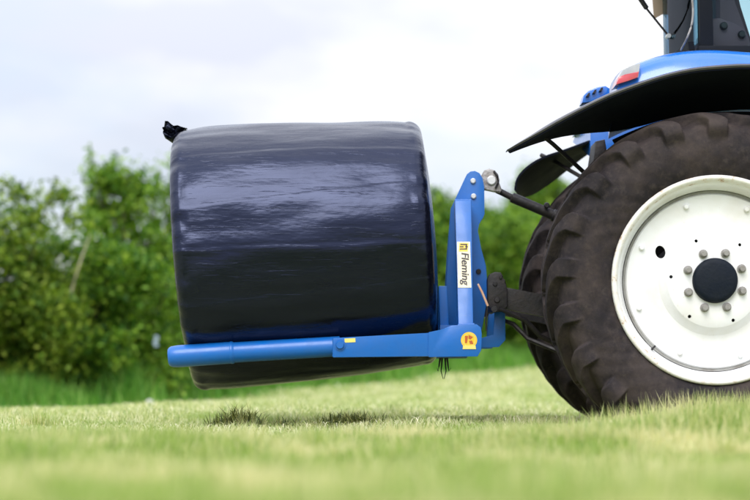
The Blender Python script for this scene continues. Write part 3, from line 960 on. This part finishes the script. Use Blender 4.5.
# lower hitch lugs (blue plates reaching to the black links) and their pins
lug = [(478, 339), (494, 335), (495, 302), (505, 302), (505.5, 340), (499, 347), (478, 348)]
both('hitch_lug', prism('hitch_lug', pxz(lug, 9.70), 0.70, 0.718, 0.003), BS, 30)
c = P(494, 309, 9.52)
both('hitch_pin', lathe_y('hitch_pin', [(0, -0.02), (0.016, -0.02), (0.018, -0.015), (0.018, 0.26), (0, 0.26)], c.x, c.y, c.z, 20), M['black_iron'], 35)
link('pin_handle', tube_me('pin_handle', [P(478, 284, 9.5), P(482, 292, 9.49), P(487.8, 306, 9.49)], [0.005, 0.006, 0.006], 8), M['rust_rod'], handler, 35)
link('pin_chain', tube_me('pin_chain', [P(487.5, 306, 9.49), P(486.5, 315, 9.49), P(485.8, 322, 9.5), P(486.5, 331, 9.5)], [0.004, 0.005, 0.004, 0.004], 6), M['black_iron'], handler, 35)

# stickers: lettering strip on the near leg, round badge on the gusset, small tag by the bolt
leg = legs[0]
def on_leg(px, py, lift):
    """point on the camera-side face of the leg along the ray of a pixel"""
    p0, p1, p2 = leg8[0], leg8[1], leg8[3]
    nn = (p1 - p0).cross(p2 - p0).normalized()
    if nn.y > 0: nn = -nn
    o = Vector((0, CAM_Y, CAM_Z)); r = (P(px, py, 9.5) - o)
    t = (p0 - o).dot(nn) / r.dot(nn)
    return o + r * t + nn * lift
st = [on_leg(458, 287.8, 0.001), on_leg(471.3, 287.8, 0.001), on_leg(470, 242, 0.001), on_leg(457, 242, 0.001)]
stf = [on_leg(458, 287.8, 0.0025), on_leg(471.3, 287.8, 0.0025), on_leg(470, 242, 0.0025), on_leg(457, 242, 0.0025)]
link('name_sticker', hexa('name_sticker', stf + st), M['sticker_cream'], leg)
def text_mesh(body, size, shear=0.0, bold=0.0):
    cu = bpy.data.curves.new('lettering', 'FONT')
    cu.body = body; cu.size = size; cu.shear = shear; cu.offset = bold
    cu.align_x = 'LEFT'; cu.align_y = 'BOTTOM_BASELINE'; cu.extrude = 0.0006
    ob = bpy.data.objects.new('lettering', cu)
    COL.objects.link(ob)
    bpy.context.view_layer.update()
    me = bpy.data.meshes.new_from_object(ob.evaluated_get(bpy.context.evaluated_depsgraph_get()))
    bpy.data.objects.remove(ob); bpy.data.curves.remove(cu)
    return me
def lay_text(me, org, xdir, ydir, length=None, height=None):
    xs = [v.co.x for v in me.vertices]; ys = [v.co.y for v in me.vertices]
    x0, x1, y0, y1 = min(xs), max(xs), min(ys), max(ys)
    n_ = xdir.cross(ydir).normalized()
    sx = length / (x1 - x0); sy = height / (y1 - y0)
    for v in me.vertices:
        u, w, z = (v.co.x - x0) * sx, (v.co.y - y0) * sy, v.co.z
        v.co = org + xdir * u + ydir * w + n_ * z
    return me
down = (stf[0] - stf[3]); Ld = down.length; down.normalize()
acr = (stf[2] - stf[3]); La = acr.length; acr.normalize()
nf = down.cross(acr).normalized()
tm = text_mesh('Fleming', 1.0, 0.15, 0.018)
lay_text(tm, stf[3] + down * Ld * 0.245 + acr * La * 0.14 + nf * 0.0012, down, acr, Ld * 0.71, La * 0.74)
link('lettering', tm, M['ink'], leg)
# small emblem above the word: yellow lozenge with dark strokes
def on_st(u, w, lift=0.001): return stf[3] + down * (Ld * u) + acr * (La * w) + nf * lift
link('emblem', hexa('emblem', [on_st(.03, .18), on_st(.03, .88), on_st(.215, .80), on_st(.215, .12)] + [on_st(.03, .18, 0), on_st(.03, .88, 0), on_st(.215, .80, 0), on_st(.215, .12, 0)]), M['sticker_yellow'], leg)
for (u0, w0, u1, w1) in ((.05, .25, .075, .78), (.10, .2, .125, .5), (.10, .62, .125, .82), (.15, .2, .175, .76), (.06, .66, .17, .76)):
    q = [on_st(u0, w0, .002), on_st(u0, w1, .002), on_st(u1, w1, .002), on_st(u1, w0, .002)]
    link('emblem_stroke', hexa('emblem_stroke', q + [v - nf * 0.0009 for v in q]), M['ink'], leg)
DG = DT - 0.07
c = P(469, 340.2, DG)
disc = lathe_y('badge', [(0, -0.0015), (0.0415, -0.0015), (0.0415, 0.0)], c.x, c.y, c.z, 36)
badge = link('badge', disc, M['sticker_yellow'], handler); badge['label'] = 'round yellow badge on the corner gusset'
link('badge_base', prism('badge_base', pxz([(463, 345.5), (475.5, 345.5), (476, 349.2), (462.6, 349.2)], DG), DG - 9.003, DG - 9.0017), M['sticker_pale'], badge)
link('badge_ring', lathe_y('badge_ring', [(0.030, -0.0025), (0.033, -0.0025), (0.033, -0.0016), (0.030, -0.0016)], c.x, c.y, c.z, 36, closed=True), M['sticker_pale'], badge)
for pts in ([(465, 336), (468, 336), (467, 343), (465, 343)], [(468.6, 335), (473, 337), (470.5, 339.5), (468.4, 338.6)], [(469, 341), (472, 340.4), (473.4, 344), (470, 344)]):
    link('badge_mark', prism('badge_mark', pxz(pts, DG), DG - 9.0028, DG - 9.0016), M['ink_red'], badge)
DA = DT - 0.062
link('tag_sticker', prism('tag_sticker', pxz([(344.5, 338.6), (355.3, 338.1), (355.5, 342.2), (344.7, 342.7)], DA), DA - 9.0015, DA - 9.0), M['sticker_pale'], handler)

# ------------------------------------------------------------------ tractor
tractor = empty('tractor', (WX, YC, 0.0), 'blue tractor with white wheels seen from the side, only its rear end in the photo', 'tractor')
BP, BL = M['blue_paint'], M['black_plastic']

def tyre_mesh(cx, cy, cz, k=1.0, nlug=21, n=1000, flip=1):
    """agricultural tyre: carcass with raised chevron lugs that run down over the shoulder"""
    ctrl = [(0.488, 0.165), (0.505, 0.197), (0.535, 0.218), (0.59, 0.236), (0.64, 0.240), (0.69, 0.232), (0.725, 0.219), (0.752, 0.200), (0.768, 0.165), (0.774, 0.11), (0.778, 0.05), (0.779, 0.0)]
    pts = []
    for a, b2 in zip(ctrl[:-1], ctrl[1:]):
        m_ = 5 if a[0] > 0.66 else 3
        for q in range(m_): pts.append((a[0] + (b2[0] - a[0]) * q / m_, a[1] + (b2[1] - a[1]) * q / m_))
    half = np.array(pts + [ctrl[-1]])
    for _ in range(3):
        half[1:-1] = 0.25 * half[:-2] + 0.5 * half[1:-1] + 0.25 * half[2:]
    prof = np.concatenate([half, half[-2::-1] * np.array([1, -1])])     # +y side first, over the tread, to -y side
    tan = np.gradient(prof, axis=0)
    nor = np.stack([-tan[:, 1], tan[:, 0]], -1)
    nor /= np.linalg.norm(nor, axis=1)[:, None]
    if nor[len(half) - 1, 0] < 0: nor = -nor
    r, y = prof[:, 0], prof[:, 1]
    # s: arc length from tread centre, signed
    seg = np.concatenate([[0], np.cumsum(np.linalg.norm(np.diff(prof, axis=0), axis=1))])
    s = -(seg - seg[len(half) - 1])                                     # + on +y side
    th = np.arange(n) * 2 * np.pi / n
    TH, S = np.meshgrid(th, s, indexing='ij')
    pitch = 2 * np.pi / nlug
    TH = TH + flip * (0.62 - 1.9 * np.clip(np.abs(S), 0, 0.21))        # grid rows follow the bars
    H = np.zeros_like(TH)
    for side in (1, -1):
        sv = S * side
        edge = 0.285                                               # lugs end on the sidewall here
        cen = flip * (0.62 - 1.9 * np.clip(sv, -0.03, 0.21)) + (0 if side > 0 else pitch / 2)
        ph = ((TH - cen + pitch / 2) % pitch) - pitch / 2
        hw = pitch * (0.135 + 0.10 * np.clip((sv - 0.02) / 0.20, 0, 1))
        prof_l = 1 - sstep(0.84, 1.06, np.abs(ph) / hw)
        along = sstep(-0.05, -0.025, sv) * (1 - sstep(edge - 0.055, edge, sv))
        H = np.maximum(H, prof_l * along * (0.054 - 0.016 * sstep(0.18, 0.26, sv)))
    # sidewall relief: bead ring and a shallow lettering-free rib
    rr = np.broadcast_to(r, TH.shape)
    H = H + 0.004 * np.exp(-((rr - 0.545) / 0.006) ** 2) + 0.003 * np.exp(-((rr - 0.615) / 0.004) ** 2)
    H = H + 0.0025 * np.sin(TH * 37 + 3 * np.sin(TH * 5)) * np.sin(rr * 60)
    R = rr + nor[:, 0] * H
    Y = (np.broadcast_to(y, TH.shape) + nor[:, 1] * H) * 0.94
    V = np.stack([cx + k * R * np.cos(TH), cy + k * Y, cz + k * R * np.sin(TH)], -1).reshape(-1, 3)
    m_ = len(s)
    i_, j_ = np.meshgrid(np.arange(n), np.arange(m_ - 1), indexing='ij')
    i2 = (i_ + 1) % n
    q = np.stack([i_ * m_ + j_, i_ * m_ + j_ + 1, i2 * m_ + j_ + 1, i2 * m_ + j_], -1).reshape(-1, 4)
    return mesh_np('tyre', V, q)

def wheel(name, cx, cz, k, label, near=True, y_out=0.0, nlug=21):
    """outer rim plane at y_out (near side); the far wheel is its mirror image"""
    wob = bpy.data.objects.new(name, None)
    COL.objects.link(wob)
    wob.parent = tractor
    yw = y_out if near else 2 * YC - y_out
    wob.location = Vector((cx, yw, cz)) - tractor.location
    wob['label'] = label
    def add(nm, me, material, sm):
        if not near:
            me = mirrored(me)
            if k == 1: me.transform(Matrix.Translation((0, -0.17, 0)))
        return link(nm, me, material, wob, sm)
    add('tyre', tyre_mesh(cx, y_out + 0.205 * k, cz, k, nlug, (1000 if near else 500) if k == 1 else 300), M['rubber'], True)
    lp = lambda nm, pr, nseg=128, closed=False: lathe_y(nm, [(r * k, y * k) for r, y in pr], cx, y_out, cz, nseg, closed)
    add('rim_flange', lp('rim_flange', [(0.478, 0.034), (0.483, 0.012), (0.490, 0.002), (0.499, -0.002), (0.508, 0.002), (0.512, 0.012), (0.506, 0.022), (0.50, 0.045)]), M['rim_edge'], True)
    add('rim', lp('rim', [(0.4785, 0.0335), (0.470, 0.042), (0.463, 0.060), (0.458, 0.085), (0.448, 0.098), (0.444, 0.13), (0.444, 0.33), (0.462, 0.345), (0.475, 0.375), (0.49, 0.40), (0.508, 0.405)]), M['wheel_white'], 40)
    add('rim_groove', lp('rim_groove', [(0.4435, 0.104), (0.440, 0.112), (0.430, 0.113)]), M['groove_grey'], True)
    # dished centre disc: solid, with real holes
    front = [(0.434, 0.125), (0.430, 0.112), (0.424, 0.104), (0.40, 0.103), (0.36, 0.108), (0.30, 0.110), (0.268, 0.104), (0.246, 0.086), (0.230, 0.066), (0.205, 0.0565), (0.16, 0.056), (0.02, 0.056)]
    back = [(r, y + 0.014) for r, y in reversed(front)]
    dm = lp('wheel_disc', front + back, 96, True)
    cut = bmesh.new()
    def hole(dx, dz, rad, sx=1.0, rot=0.0):
        mtx = Matrix.Translation((cx + dx * k, y_out + 0.08 * k, cz + dz * k)) @ Matrix.Rotation(rot, 4, 'Y') @ Matrix.Diagonal((sx, 1, 1, 1)) @ Matrix.Rotation(math.radians(90), 4, 'X')
        bmesh.ops.create_cone(cut, cap_ends=True, segments=20, radius1=rad * k, radius2=rad * k, depth=0.12 * k, matrix=mtx)
    for j in range(6):
        a = math.radians(55 + 60 * j)
        hole(0.214 * math.cos(a), 0.214 * math.sin(a), 0.0085)
    for sgn in (1, -1):
        hole(-0.258 * sgn, 0.143 * sgn, 0.032, 0.78, math.radians(-12))
    cme = bm_mesh(cut, 'cutter')
    co_ = bpy.data.objects.new('cutter', cme); COL.objects.link(co_)
    do_ = bpy.data.objects.new('disc_tmp', dm); COL.objects.link(do_)
    md = do_.modifiers.new('holes', 'BOOLEAN'); md.object = co_; md.operation = 'DIFFERENCE'; md.solver = 'EXACT'
    bpy.context.view_layer.update()
    fin = bpy.data.meshes.new_from_object(do_.evaluated_get(bpy.context.evaluated_depsgraph_get()))
    bpy.data.objects.remove(do_); bpy.data.objects.remove(co_)
    fin.name = 'wheel_disc'; fin.materials.clear()
    add('wheel_disc', fin, M['wheel_white'], 28)
    add('hub_cap', lp('hub_cap', [(0, 0.018), (0.085, 0.020), (0.100, 0.024), (0.108, 0.032), (0.111, 0.0565)], 64), M['navy_cap'], 40)
    for j in range(8):
        a = math.radians(24 + 45 * j)
        bx, bz = cx + 0.142 * k * math.cos(a), cz + 0.142 * k * math.sin(a)
        pr = [(0, 0.022), (0.0125, 0.022), (0.0145, 0.026), (0.0165, 0.048), (0.022, 0.0485), (0.022, 0.0562)]
        add('wheel_nut', lathe_y('wheel_nut', [(r * k, y * k) for r, y in pr], bx, y_out, bz, 12), M['bolt_grey'], 40)
    for j in range(8):                                    # clamp lugs where disc meets rim
        a = math.radians(20 + 45 * j)
        ca, sa = math.cos(a), math.sin(a)
        bx, bz = cx + 0.388 * k * ca, cz + 0.388 * k * sa
        add('clamp_stud', lathe_y('clamp_stud', [(0, 0.086), (0.010, 0.087), (0.013, 0.093), (0.014, 0.106)], bx, y_out, bz, 14), M['wheel_white'], 40)
    a = math.radians(228)
    q0 = Vector((cx + 0.452 * k * math.cos(a), y_out + 0.10 * k, cz + 0.452 * k * math.sin(a)))
    q1 = q0 + Vector((-math.cos(a) * 0.012, -0.055, -math.sin(a) * 0.02)) * k
    add('valve', tube_me('valve', [q0, q1], [0.006 * k, 0.005 * k], 8), M['black_iron'], 40)
    return wob
wheel('rear_wheel', WX, WZ, 1.0, 'near rear wheel: big muddy tyre on a white dished disc')
wheel('rear_wheel', WX, WZ, 1.0, 'far rear wheel, mostly hidden behind the near one', near=False)
FWX, FK = WX + 2.45, 0.74
FWZ = float(gz(FWX, 0.3)) + 0.815 * FK
wheel('front_wheel', FWX, FWZ, FK, 'near front wheel, out of the photo to the right', y_out=0.10, nlug=18)
wheel('front_wheel', FWX, FWZ, FK, 'far front wheel, out of the photo to the right', near=False, y_out=0.10, nlug=18)

# rear axle, gearbox, chassis
def part(nm, me, material, sm=30, parent=None, label=None):
    o = link(nm, me, material, parent or tractor, sm)
    if label: o['label'] = label
    return o
part('rear_axle', lathe_y('rear_axle', [(0, 0.10), (0.085, 0.10), (0.10, 0.2), (0.12, 0.45), (0.17, 0.62), (0.24, 0.72), (0.24, 1.28), (0.17, 1.38), (0.12, 1.55), (0.10, 1.8), (0.085, 1.9), (0, 1.9)], WX, 0, WZ, 40), M['black_iron'])
part('gearbox', box('gearbox', WX - 0.33, WX + 1.2, 0.72, 1.28, 0.52, 1.12, 0.05), M['black_iron'])
part('chassis', box('chassis', WX + 1.18, WX + 3.0, 0.80, 1.20, 0.55, 0.95, 0.04), M['black_iron'])
part('front_axle', box('front_axle', FWX - 0.07, FWX + 0.07, 0.30, 1.70, FWZ - 0.08, FWZ + 0.08, 0.03), M['black_iron'])
part('bonnet', prism('bonnet', [(WX + 1.25, 0.96), (WX + 3.15, 0.96), (WX + 3.25, 1.10), (WX + 3.22, 1.45), (WX + 3.0, 1.58), (WX + 2.2, 1.68), (WX + 1.25, 1.74)], 0.66, 1.34, 0.06, 3), BP)

# hitch: lower links with quick hooks, top link
def both_t(nm, me, material, sm=30):
    part(nm, me, material, sm)
    m2 = mirrored(me); m2.materials.clear()
    part(nm, m2, material, sm)
DLk = 9.62
link_out = [(503, 287), (520, 290), (545, 295), (590, 303), (640, 312), (640, 336), (590, 327), (545, 317), (520, 312), (503, 308)]
both_t('lower_link', prism('lower_link', pxz(link_out, DLk - 0.03), DLk - 9.03, DLk - 8.97, 0.008), M['black_iron'])
hook = [(487.5, 279), (490, 274), (495, 272), (501, 272.5), (503, 276), (503.5, 280.5), (506, 283), (507.5, 290), (507.5, 306), (503, 311.5), (494, 312), (488, 306)]
both_t('link_hook', prism('link_hook', pxz(hook, DLk - 0.05), DLk - 9.05, DLk - 8.95, 0.008), M['black_iron'])
for (px, py, r) in ((495, 284, 0.012), (497, 300, 0.015), (500.5, 277.5, 0.008)):
    c = P(px, py, DLk - 0.05)
    both_t('hook_rivet', lathe_y('hook_rivet', [(0, -0.008), (r * .8, -0.008), (r, -0.004), (r, 0.004)], c.x, c.y, c.z, 16), M['black_iron'], 40)
both_t('link_chain', tube_me('link_chain', [P(499, 309, 9.56), P(509, 313, 9.58), P(525, 320, 9.6), P(540, 336, 9.62), P(570, 350, 9.7)], [0.008, 0.012, 0.014, 0.014, 0.014], 8), M['black_iron'])
DTL = 10.0
top = part('top_link', tube_me('top_link', [P(497, 190, DTL), P(506, 194.5, DTL), P(511, 197, DTL), P(512, 197.4, DTL), P(552, 214.5, DTL), P(553, 215, DTL), P(575, 224, DTL), P(640, 252, DTL)], [0.018, 0.017, 0.017, 0.028, 0.028, 0.034, 0.034, 0.034], 20), M['black_iron'], 35, label='black tubular top link running from headstock to tractor')
hk = [(481, 176), (484, 170.5), (489, 168.5), (494, 170), (498, 174), (499.5, 180), (498.5, 186), (502, 189.5), (500, 193), (494, 191), (487, 189.5), (481, 189)]
link('top_hook', prism('top_hook', pxz(hk, 9.965), 0.955, 1.035, 0.008), M['grey_iron'], top, 30)['label'] = 'worn grey hook end of the top link'
c = P(491.5, 180.5, 9.955)
link('hook_ball', lathe_y('hook_ball', [(0, -0.012), (0.02, -0.012), (0.026, -0.006), (0.026, 0.004)], c.x, c.y, c.z, 24), M['zinc'], top, 35)
link('hook_latch', tube_me('hook_latch', [P(494, 171, 9.95), P(497.5, 176, 9.945), P(498, 183, 9.945), P(495.5, 188, 9.95)], 0.006, 8), M['black_iron'], top, 35)
link('grease_knob', lathe_y('grease_knob', [(0, -0.055), (0.012, -0.055), (0.016, -0.045), (0.012, -0.035), (0.008, -0.03), (0.008, 0.0)], P(546, 206, DTL).x, 1.0, P(546, 206, DTL).z, 16), M['black_iron'], top, 40)

# mudguards
def ribbon(nm, outer, inner, thick, nsub=4):
    """shell between two matching edges, given a thickness"""
    bm = bmesh.new()
    rows = []
    n_ = len(outer)
    for i in range(n_):
        row = []
        for j in range(nsub + 1):
            f = j / nsub
            row.append(bm.verts.new(Vector(outer[i]).lerp(Vector(inner[i]), f)))
        rows.append(row)
    for i in range(n_ - 1):
        for j in range(nsub):
            bm.faces.new((rows[i][j], rows[i][j + 1], rows[i + 1][j + 1], rows[i + 1][j]))
    bmesh.ops.recalc_face_normals(bm, faces=bm.faces)
    bmesh.ops.solidify(bm, geom=list(bm.faces), thickness=thick)
    return bm_mesh(bm, nm)

def smooth_line(pts, n):
    """Catmull-Rom through points, resampled"""
    pts = [Vector(p) for p in pts]
    out = []
    for i in range(len(pts) - 1):
        p0, p1, p2, p3 = pts[max(i - 1, 0)], pts[i], pts[i + 1], pts[min(i + 2, len(pts) - 1)]
        for k in range(n):
            t = k / n
            out.append(0.5 * ((2 * p1) + (p2 - p0) * t + (2 * p0 - 5 * p1 + 4 * p2 - p3) * t * t + (3 * p1 - p0 - 3 * p2 + p3) * t ** 3))
    out.append(pts[-1])
    return out

edge_px = [(507.5, 150.5), (520, 143.5), (540, 132.5), (562, 120), (585, 108), (610, 96), (635, 86.5), (662, 77.5), (690, 71), (717, 68), (750, 66.5), (790, 70), (835, 82), (875, 102), (905, 128)]
DM = 8.97
outer = smooth_line([P(x, y, DM) for x, y in edge_px], 3)
inner_px = [(508.5, 151.5, 9.0), (521, 146.5, 9.12), (540, 140, 9.32), (562, 134.5, 9.5), (588, 131, 9.57), (612, 129, 9.57), (640, 124, 9.57), (665, 117, 9.57), (690, 112, 9.57), (717, 109, 9.57), (750, 107, 9.57), (790, 110, 9.57), (830, 121, 9.57), (868, 140, 9.57), (895, 164, 9.57)]
inner = smooth_line([P(*q) for q in inner_px], 3)
fend = part('mudguard', ribbon('mudguard', outer, inner, 0.012), M['under_plastic'], 40, label='near black mudguard sweeping back over the wheel')
# rolled lip along the outer edge, coloured grey for the sky light it catches
lip = []
bm = bmesh.new()
rows = []
for i, p in enumerate(outer):
    t_ = (outer[min(i + 1, len(outer) - 1)] - outer[max(i - 1, 0)]).normalized()
    nn = Vector((-t_.z, 0, t_.x))
    if nn.z < 0: nn = -nn
    w = 0.014 * min(1, 0.25 + i / 10)
    prof_ = [(-0.004, -0.004), (-0.014, 0.004), (-0.013, w * 0.7), (-0.002, w), (0.035, w * 1.25), (0.09, w * 1.6), (0.09, w * 0.5), (0.0, -0.002)]
    rows.append([bm.verts.new(p + Vector((0, a, 0)) + nn * b2) for a, b2 in prof_])
for i in range(len(rows) - 1):
    for j in range(8):
        bm.faces.new((rows[i][j], rows[i][(j + 1) % 8], rows[i + 1][(j + 1) % 8], rows[i + 1][j]))
bm.faces.new(rows[0]); bm.faces.new(list(reversed(rows[-1])))
link('lip', bm_mesh(bm, 'lip'), M['sky_lit_plastic'], fend, 40)
# blue upper shell of the mudguard
low_px = [(617, 90), (640, 81.5), (665, 73.6), (690, 68), (717, 65), (750, 63.5), (790, 67), (835, 79), (872, 98)]
crest_px = [(622, 70), (640, 62), (664, 54.5), (690, 50.5), (717, 49.8), (750, 52), (790, 55), (835, 66), (868, 84)]
lowl = smooth_line([P(x, y, 8.995) for x, y in low_px], 3)
cres = smooth_line([P(x, y, 9.07) for x, y in crest_px], 3)
def shell(far=False):
    bm = bmesh.new()
    rows = []
    n_ = len(lowl)
    for a, c_ in zip(lowl, cres):
        row = [a, a.lerp(c_, 0.3) + Vector((0, -0.008, 0)), a.lerp(c_, 0.62) + Vector((0, -0.012, 0)), a.lerp(c_, 0.88) + Vector((0, -0.006, 0.002)), c_ + Vector((0, 0.02, 0.002)), c_ + Vector((0, 0.10, 0.006)), c_ + Vector((0, 0.25, 0.008)), c_ + Vector((0, 0.42, 0.0)),
               c_ + Vector((0, 0.50, -0.02)), c_ + Vector((0, 0.52, -0.07)), Vector((c_.x, 0.60, a.z - 0.16))]
        rows.append([bm.verts.new(p) for p in row])
    for i in range(n_ - 1):
        for j in range(10):
            bm.faces.new((rows[i][j], rows[i][j + 1], rows[i + 1][j + 1], rows[i + 1][j]))
    bm.faces.new(rows[0]); bm.faces.new(list(reversed(rows[-1])))
    me = bm_mesh(bm, 'mudguard_shell')
    return mirrored(me) if far else me
part('mudguard_shell', shell(), BP, 50, label='near blue upper shell of the mudguard')
part('mudguard_shell', shell(True), BP, 50, label='far blue upper shell of the mudguard')
# inner wheel arch wall
arch = smooth_line([P(x, y, 9.6) for x, y in ((612, 140), (625, 134), (645, 126), (665, 120), (700, 114), (750, 112), (800, 118), (850, 140))], 3)
arch_in = [Vector((WX + (p.x - WX) * 0.62, p.y, WZ + (p.z - WZ) * 0.62)) for p in arch]
both_t('arch_wall', ribbon('arch_wall', arch, arch_in, 0.02, 3), M['under_plastic'], 40)
# rear lamp cluster
def lamp(poly, y0, y1):
    return prism('lamp', pxz(poly, 8.99), y0, y1, 0.004)
lampo = part('rear_lamp', prism('rear_lamp', pxz([(616.5, 84), (618, 78), (622.5, 69.5), (630, 65.5), (640.5, 62.8), (638.5, 77), (628, 80.5)], 8.985), -0.02, 0.16, 0.006), M['clear_lens'], 40, label='lamp cluster, clear above and red below')
link('red_lens', prism('red_lens', pxz([(616, 84.6), (618.3, 77.2), (625, 74.5), (639, 71.5), (637.6, 77.4), (628, 80.8)], 8.98), -0.026, 0.165, 0.004), M['red_lens'], lampo, 40)
m2 = mirrored(lampo.data); m2.materials.clear(); lf = part('lamp_housing', m2, BP, 40, label='far blue lamp housing seen from behind')
# remote lift buttons behind the lip
rb = part('switch_panel', prism('switch_panel', pxz([(581, 104), (583, 96), (588, 91), (597, 87.5), (605, 86.5), (609, 89), (609, 100)], 9.3), 0.27, 0.40, 0.01), BP, 40, label='small blue switch panel behind the mudguard edge')
for (px, py) in ((587.5, 95.5), (594, 92.2), (600.5, 90)):
    link('switch', prism('switch', pxz([(px - 2, py + 1.5), (px + 0.6, py - 2.3), (px + 2.6, py - 2.6), (px + 1, py + 1.6)], 9.262), 0.252, 0.268, 0.002), M['black_iron'], rb)

# far mudguard: seen from below between near guard and top link
fo = smooth_line([P(x, y, 11.0) for x, y in ((519, 196.5), (532, 193), (548, 183), (566, 169), (588, 152), (615, 138), (650, 126), (690, 119), (740, 118), (790, 128))], 3)
fi = smooth_line([P(x, y, 10.45) for x, y in ((514, 190), (516.5, 178), (527, 166), (543, 156.5), (565, 149), (595, 138), (635, 124), (680, 116), (735, 114), (790, 126))], 3)
part('mudguard', ribbon('mudguard', fo, fi, 0.012), M['under_plastic'], 40, label='far black mudguard with rounded end, seen from below')
# stays under the guards
part('mudguard_stay', tube_me('mudguard_stay', [P(543, 136, 9.25), P(553, 144, 9.3), P(588, 176, 9.5)], 0.011, 8), M['black_iron'])
part('mudguard_stay', tube_me('mudguard_stay', [P(541, 155, 10.7), P(552, 160, 10.65), P(590, 182, 10.4)], 0.012, 8), M['black_iron'])
part('spool_valve', prism('spool_valve', pxz([(596, 141), (605, 139), (607, 150), (604, 168), (592, 168)], 9.85), 0.85, 1.1, 0.01), M['black_iron'])

# cab: pillars, panes, lower panel, roof
DC = 9.42
yn, yf = DC - 9.0, 2 * YC - (DC - 9.0)
ztop = 2.80
zs = P(0, 50, DC).z
def post(nm, x0b, x1b, x0t, x1t, z0, z1, y0, y1, material, bev=0.012):
    return hexa(nm, [(x0b, y0, z0), (x1b, y0, z0), (x1t, y0, z1), (x0t, y0, z1), (x0b, y1, z0), (x1b, y1, z0), (x1t, y1, z1), (x0t, y1, z1)], bev)
X = lambda px: P(px, 0, DC).x
both_t('rear_pillar', post('rear_pillar', X(700), X(714), X(697), X(710), zs - 0.04, ztop, yn - 0.005, yn + 0.07, None, 0.012), M['cab_black'])
both_t('front_pillar', post('front_pillar', X(925), X(940), X(905), X(919), 1.25, ztop, yn + 0.05, yn + 0.12, None, 0.012), M['cab_black'])
both_t('door_pane', post('door_pane', X(714.3), X(924), X(710.5), X(904), zs - 0.02, ztop - 0.05, yn + 0.02, yn + 0.026, None, 0), M['cab_glass'])
# rear window: bowed pane in a dark frame between the two rear pillars
def bow(nm, x_off, z0, z1, th, material):
    o_, i_ = [], []
    for k in range(13):
        f = k / 12
        yy = yn + 0.03 + (yf - yn - 0.06) * f
        bulge = 0.015 * (1 - (2 * f - 1) ** 4)
        o_.append(Vector((X(700) - bulge + x_off, yy, z0)))
        i_.append(Vector((X(697) - bulge + x_off, yy, z1)))
    return part(nm, ribbon(nm, o_, i_, th, 1), material, 40)
bow('rear_window', 0.0, zs + 0.045, ztop - 0.05, 0.006, M['dim_interior_glass'])
bow('rear_window_frame', -0.012, zs - 0.06, zs + 0.05, 0.03, M['cab_black'])
part('cab_floor', box('cab_floor', X(700), X(935), yn + 0.03, yf - 0.03, 1.18, 1.30, 0.03), M['cab_black'])
sill = part('cab_sill', box('cab_sill', X(698), X(760), yn - 0.015, yn + 0.08, zs - 0.16, zs + 0.022, 0.01), M['cab_black'])
part('cab_rear_wall', box('cab_rear_wall', X(701), X(701) + 0.05, yn + 0.03, yf - 0.03, 1.74, zs + 0.02, 0.015), M['cab_black'])
# seat side panel seen behind the door pane, with two round knobs
pan = part('seat_console', prism('seat_console', pxz([(697, 46), (700, 40), (713, 18), (720, 17.5), (735, 23), (745, 29), (749.5, 38), (749, 48), (697, 50)], DC + 0.10), yn + 0.10, yn + 0.42, 0.012), M['seat_brown'], 40, label='dark maroon side console inside the cab')
for (px, py) in ((723.5, 26), (741.5, 34.5)):
    c = P(px, py, DC + 0.10)
    link('console_knob', lathe_y('console_knob', [(0, -0.022), (0.014, -0.022), (0.019, -0.016), (0.021, 0.004)], c.x, c.y, c.z, 20), M['black_iron'], pan, 40)
part('seat', prism('seat', [(X(745), 1.5), (X(838), 1.5), (X(838), 1.86), (X(768), 1.86), (X(745), 2.5), (X(727), 2.5), (X(730), 1.7)], 0.75, 1.25, 0.05, 3), M['seat_brown'])
part('cab_roof', prism('cab_roof', [(X(655), ztop - 0.02), (X(930), ztop - 0.02), (X(935), ztop + 0.05), (X(915), ztop + 0.13), (X(670), ztop + 0.14), (X(650), ztop + 0.06)], yn - 0.04, yf + 0.04, 0.04, 3), BP)
part('steering_column', tube_me('steering_column', [(X(905), 1.0, 1.3), (X(875), 1.0, 1.95)], [0.05, 0.03], 12), M['cab_black'])
part('grab_cable', tube_me('grab_cable', smooth_line([P(692, -2, DC - 0.02), P(693, 12, DC - 0.02), P(691.5, 25, DC - 0.02), P(687, 38, DC - 0.02), P(681, 50, DC + 0.05)], 4), 0.0055, 8), M['grey_iron'])
# gas strut and tan marker card beyond the far pillar
wiper = part('gas_strut', tube_me('gas_strut', [P(632, -14, 10.2), P(646.5, 8, 10.2), P(647, 9, 10.2), P(668, 35, 10.2)], [0.014, 0.014, 0.006, 0.006], 12), M['black_iron'])
part('strut_joint', lathe_y('strut_joint', [(0, -0.016), (0.012, -0.016), (0.014, -0.008), (0.014, 0.03)], P(668.5, 36, 10.2).x, 1.2, P(668.5, 36, 10.2).z, 14), M['zinc'])
cq = [P(654, 19, 10.6), P(664.5, 13, 10.6), P(662, -14, 10.6), P(651.5, -10, 10.6)]
part('card', hexa('card', cq + [v + Vector((0, 0.006, 0)) for v in cq], 0.001), M['tan_card'], 30, label='tan card hanging by the rear window')
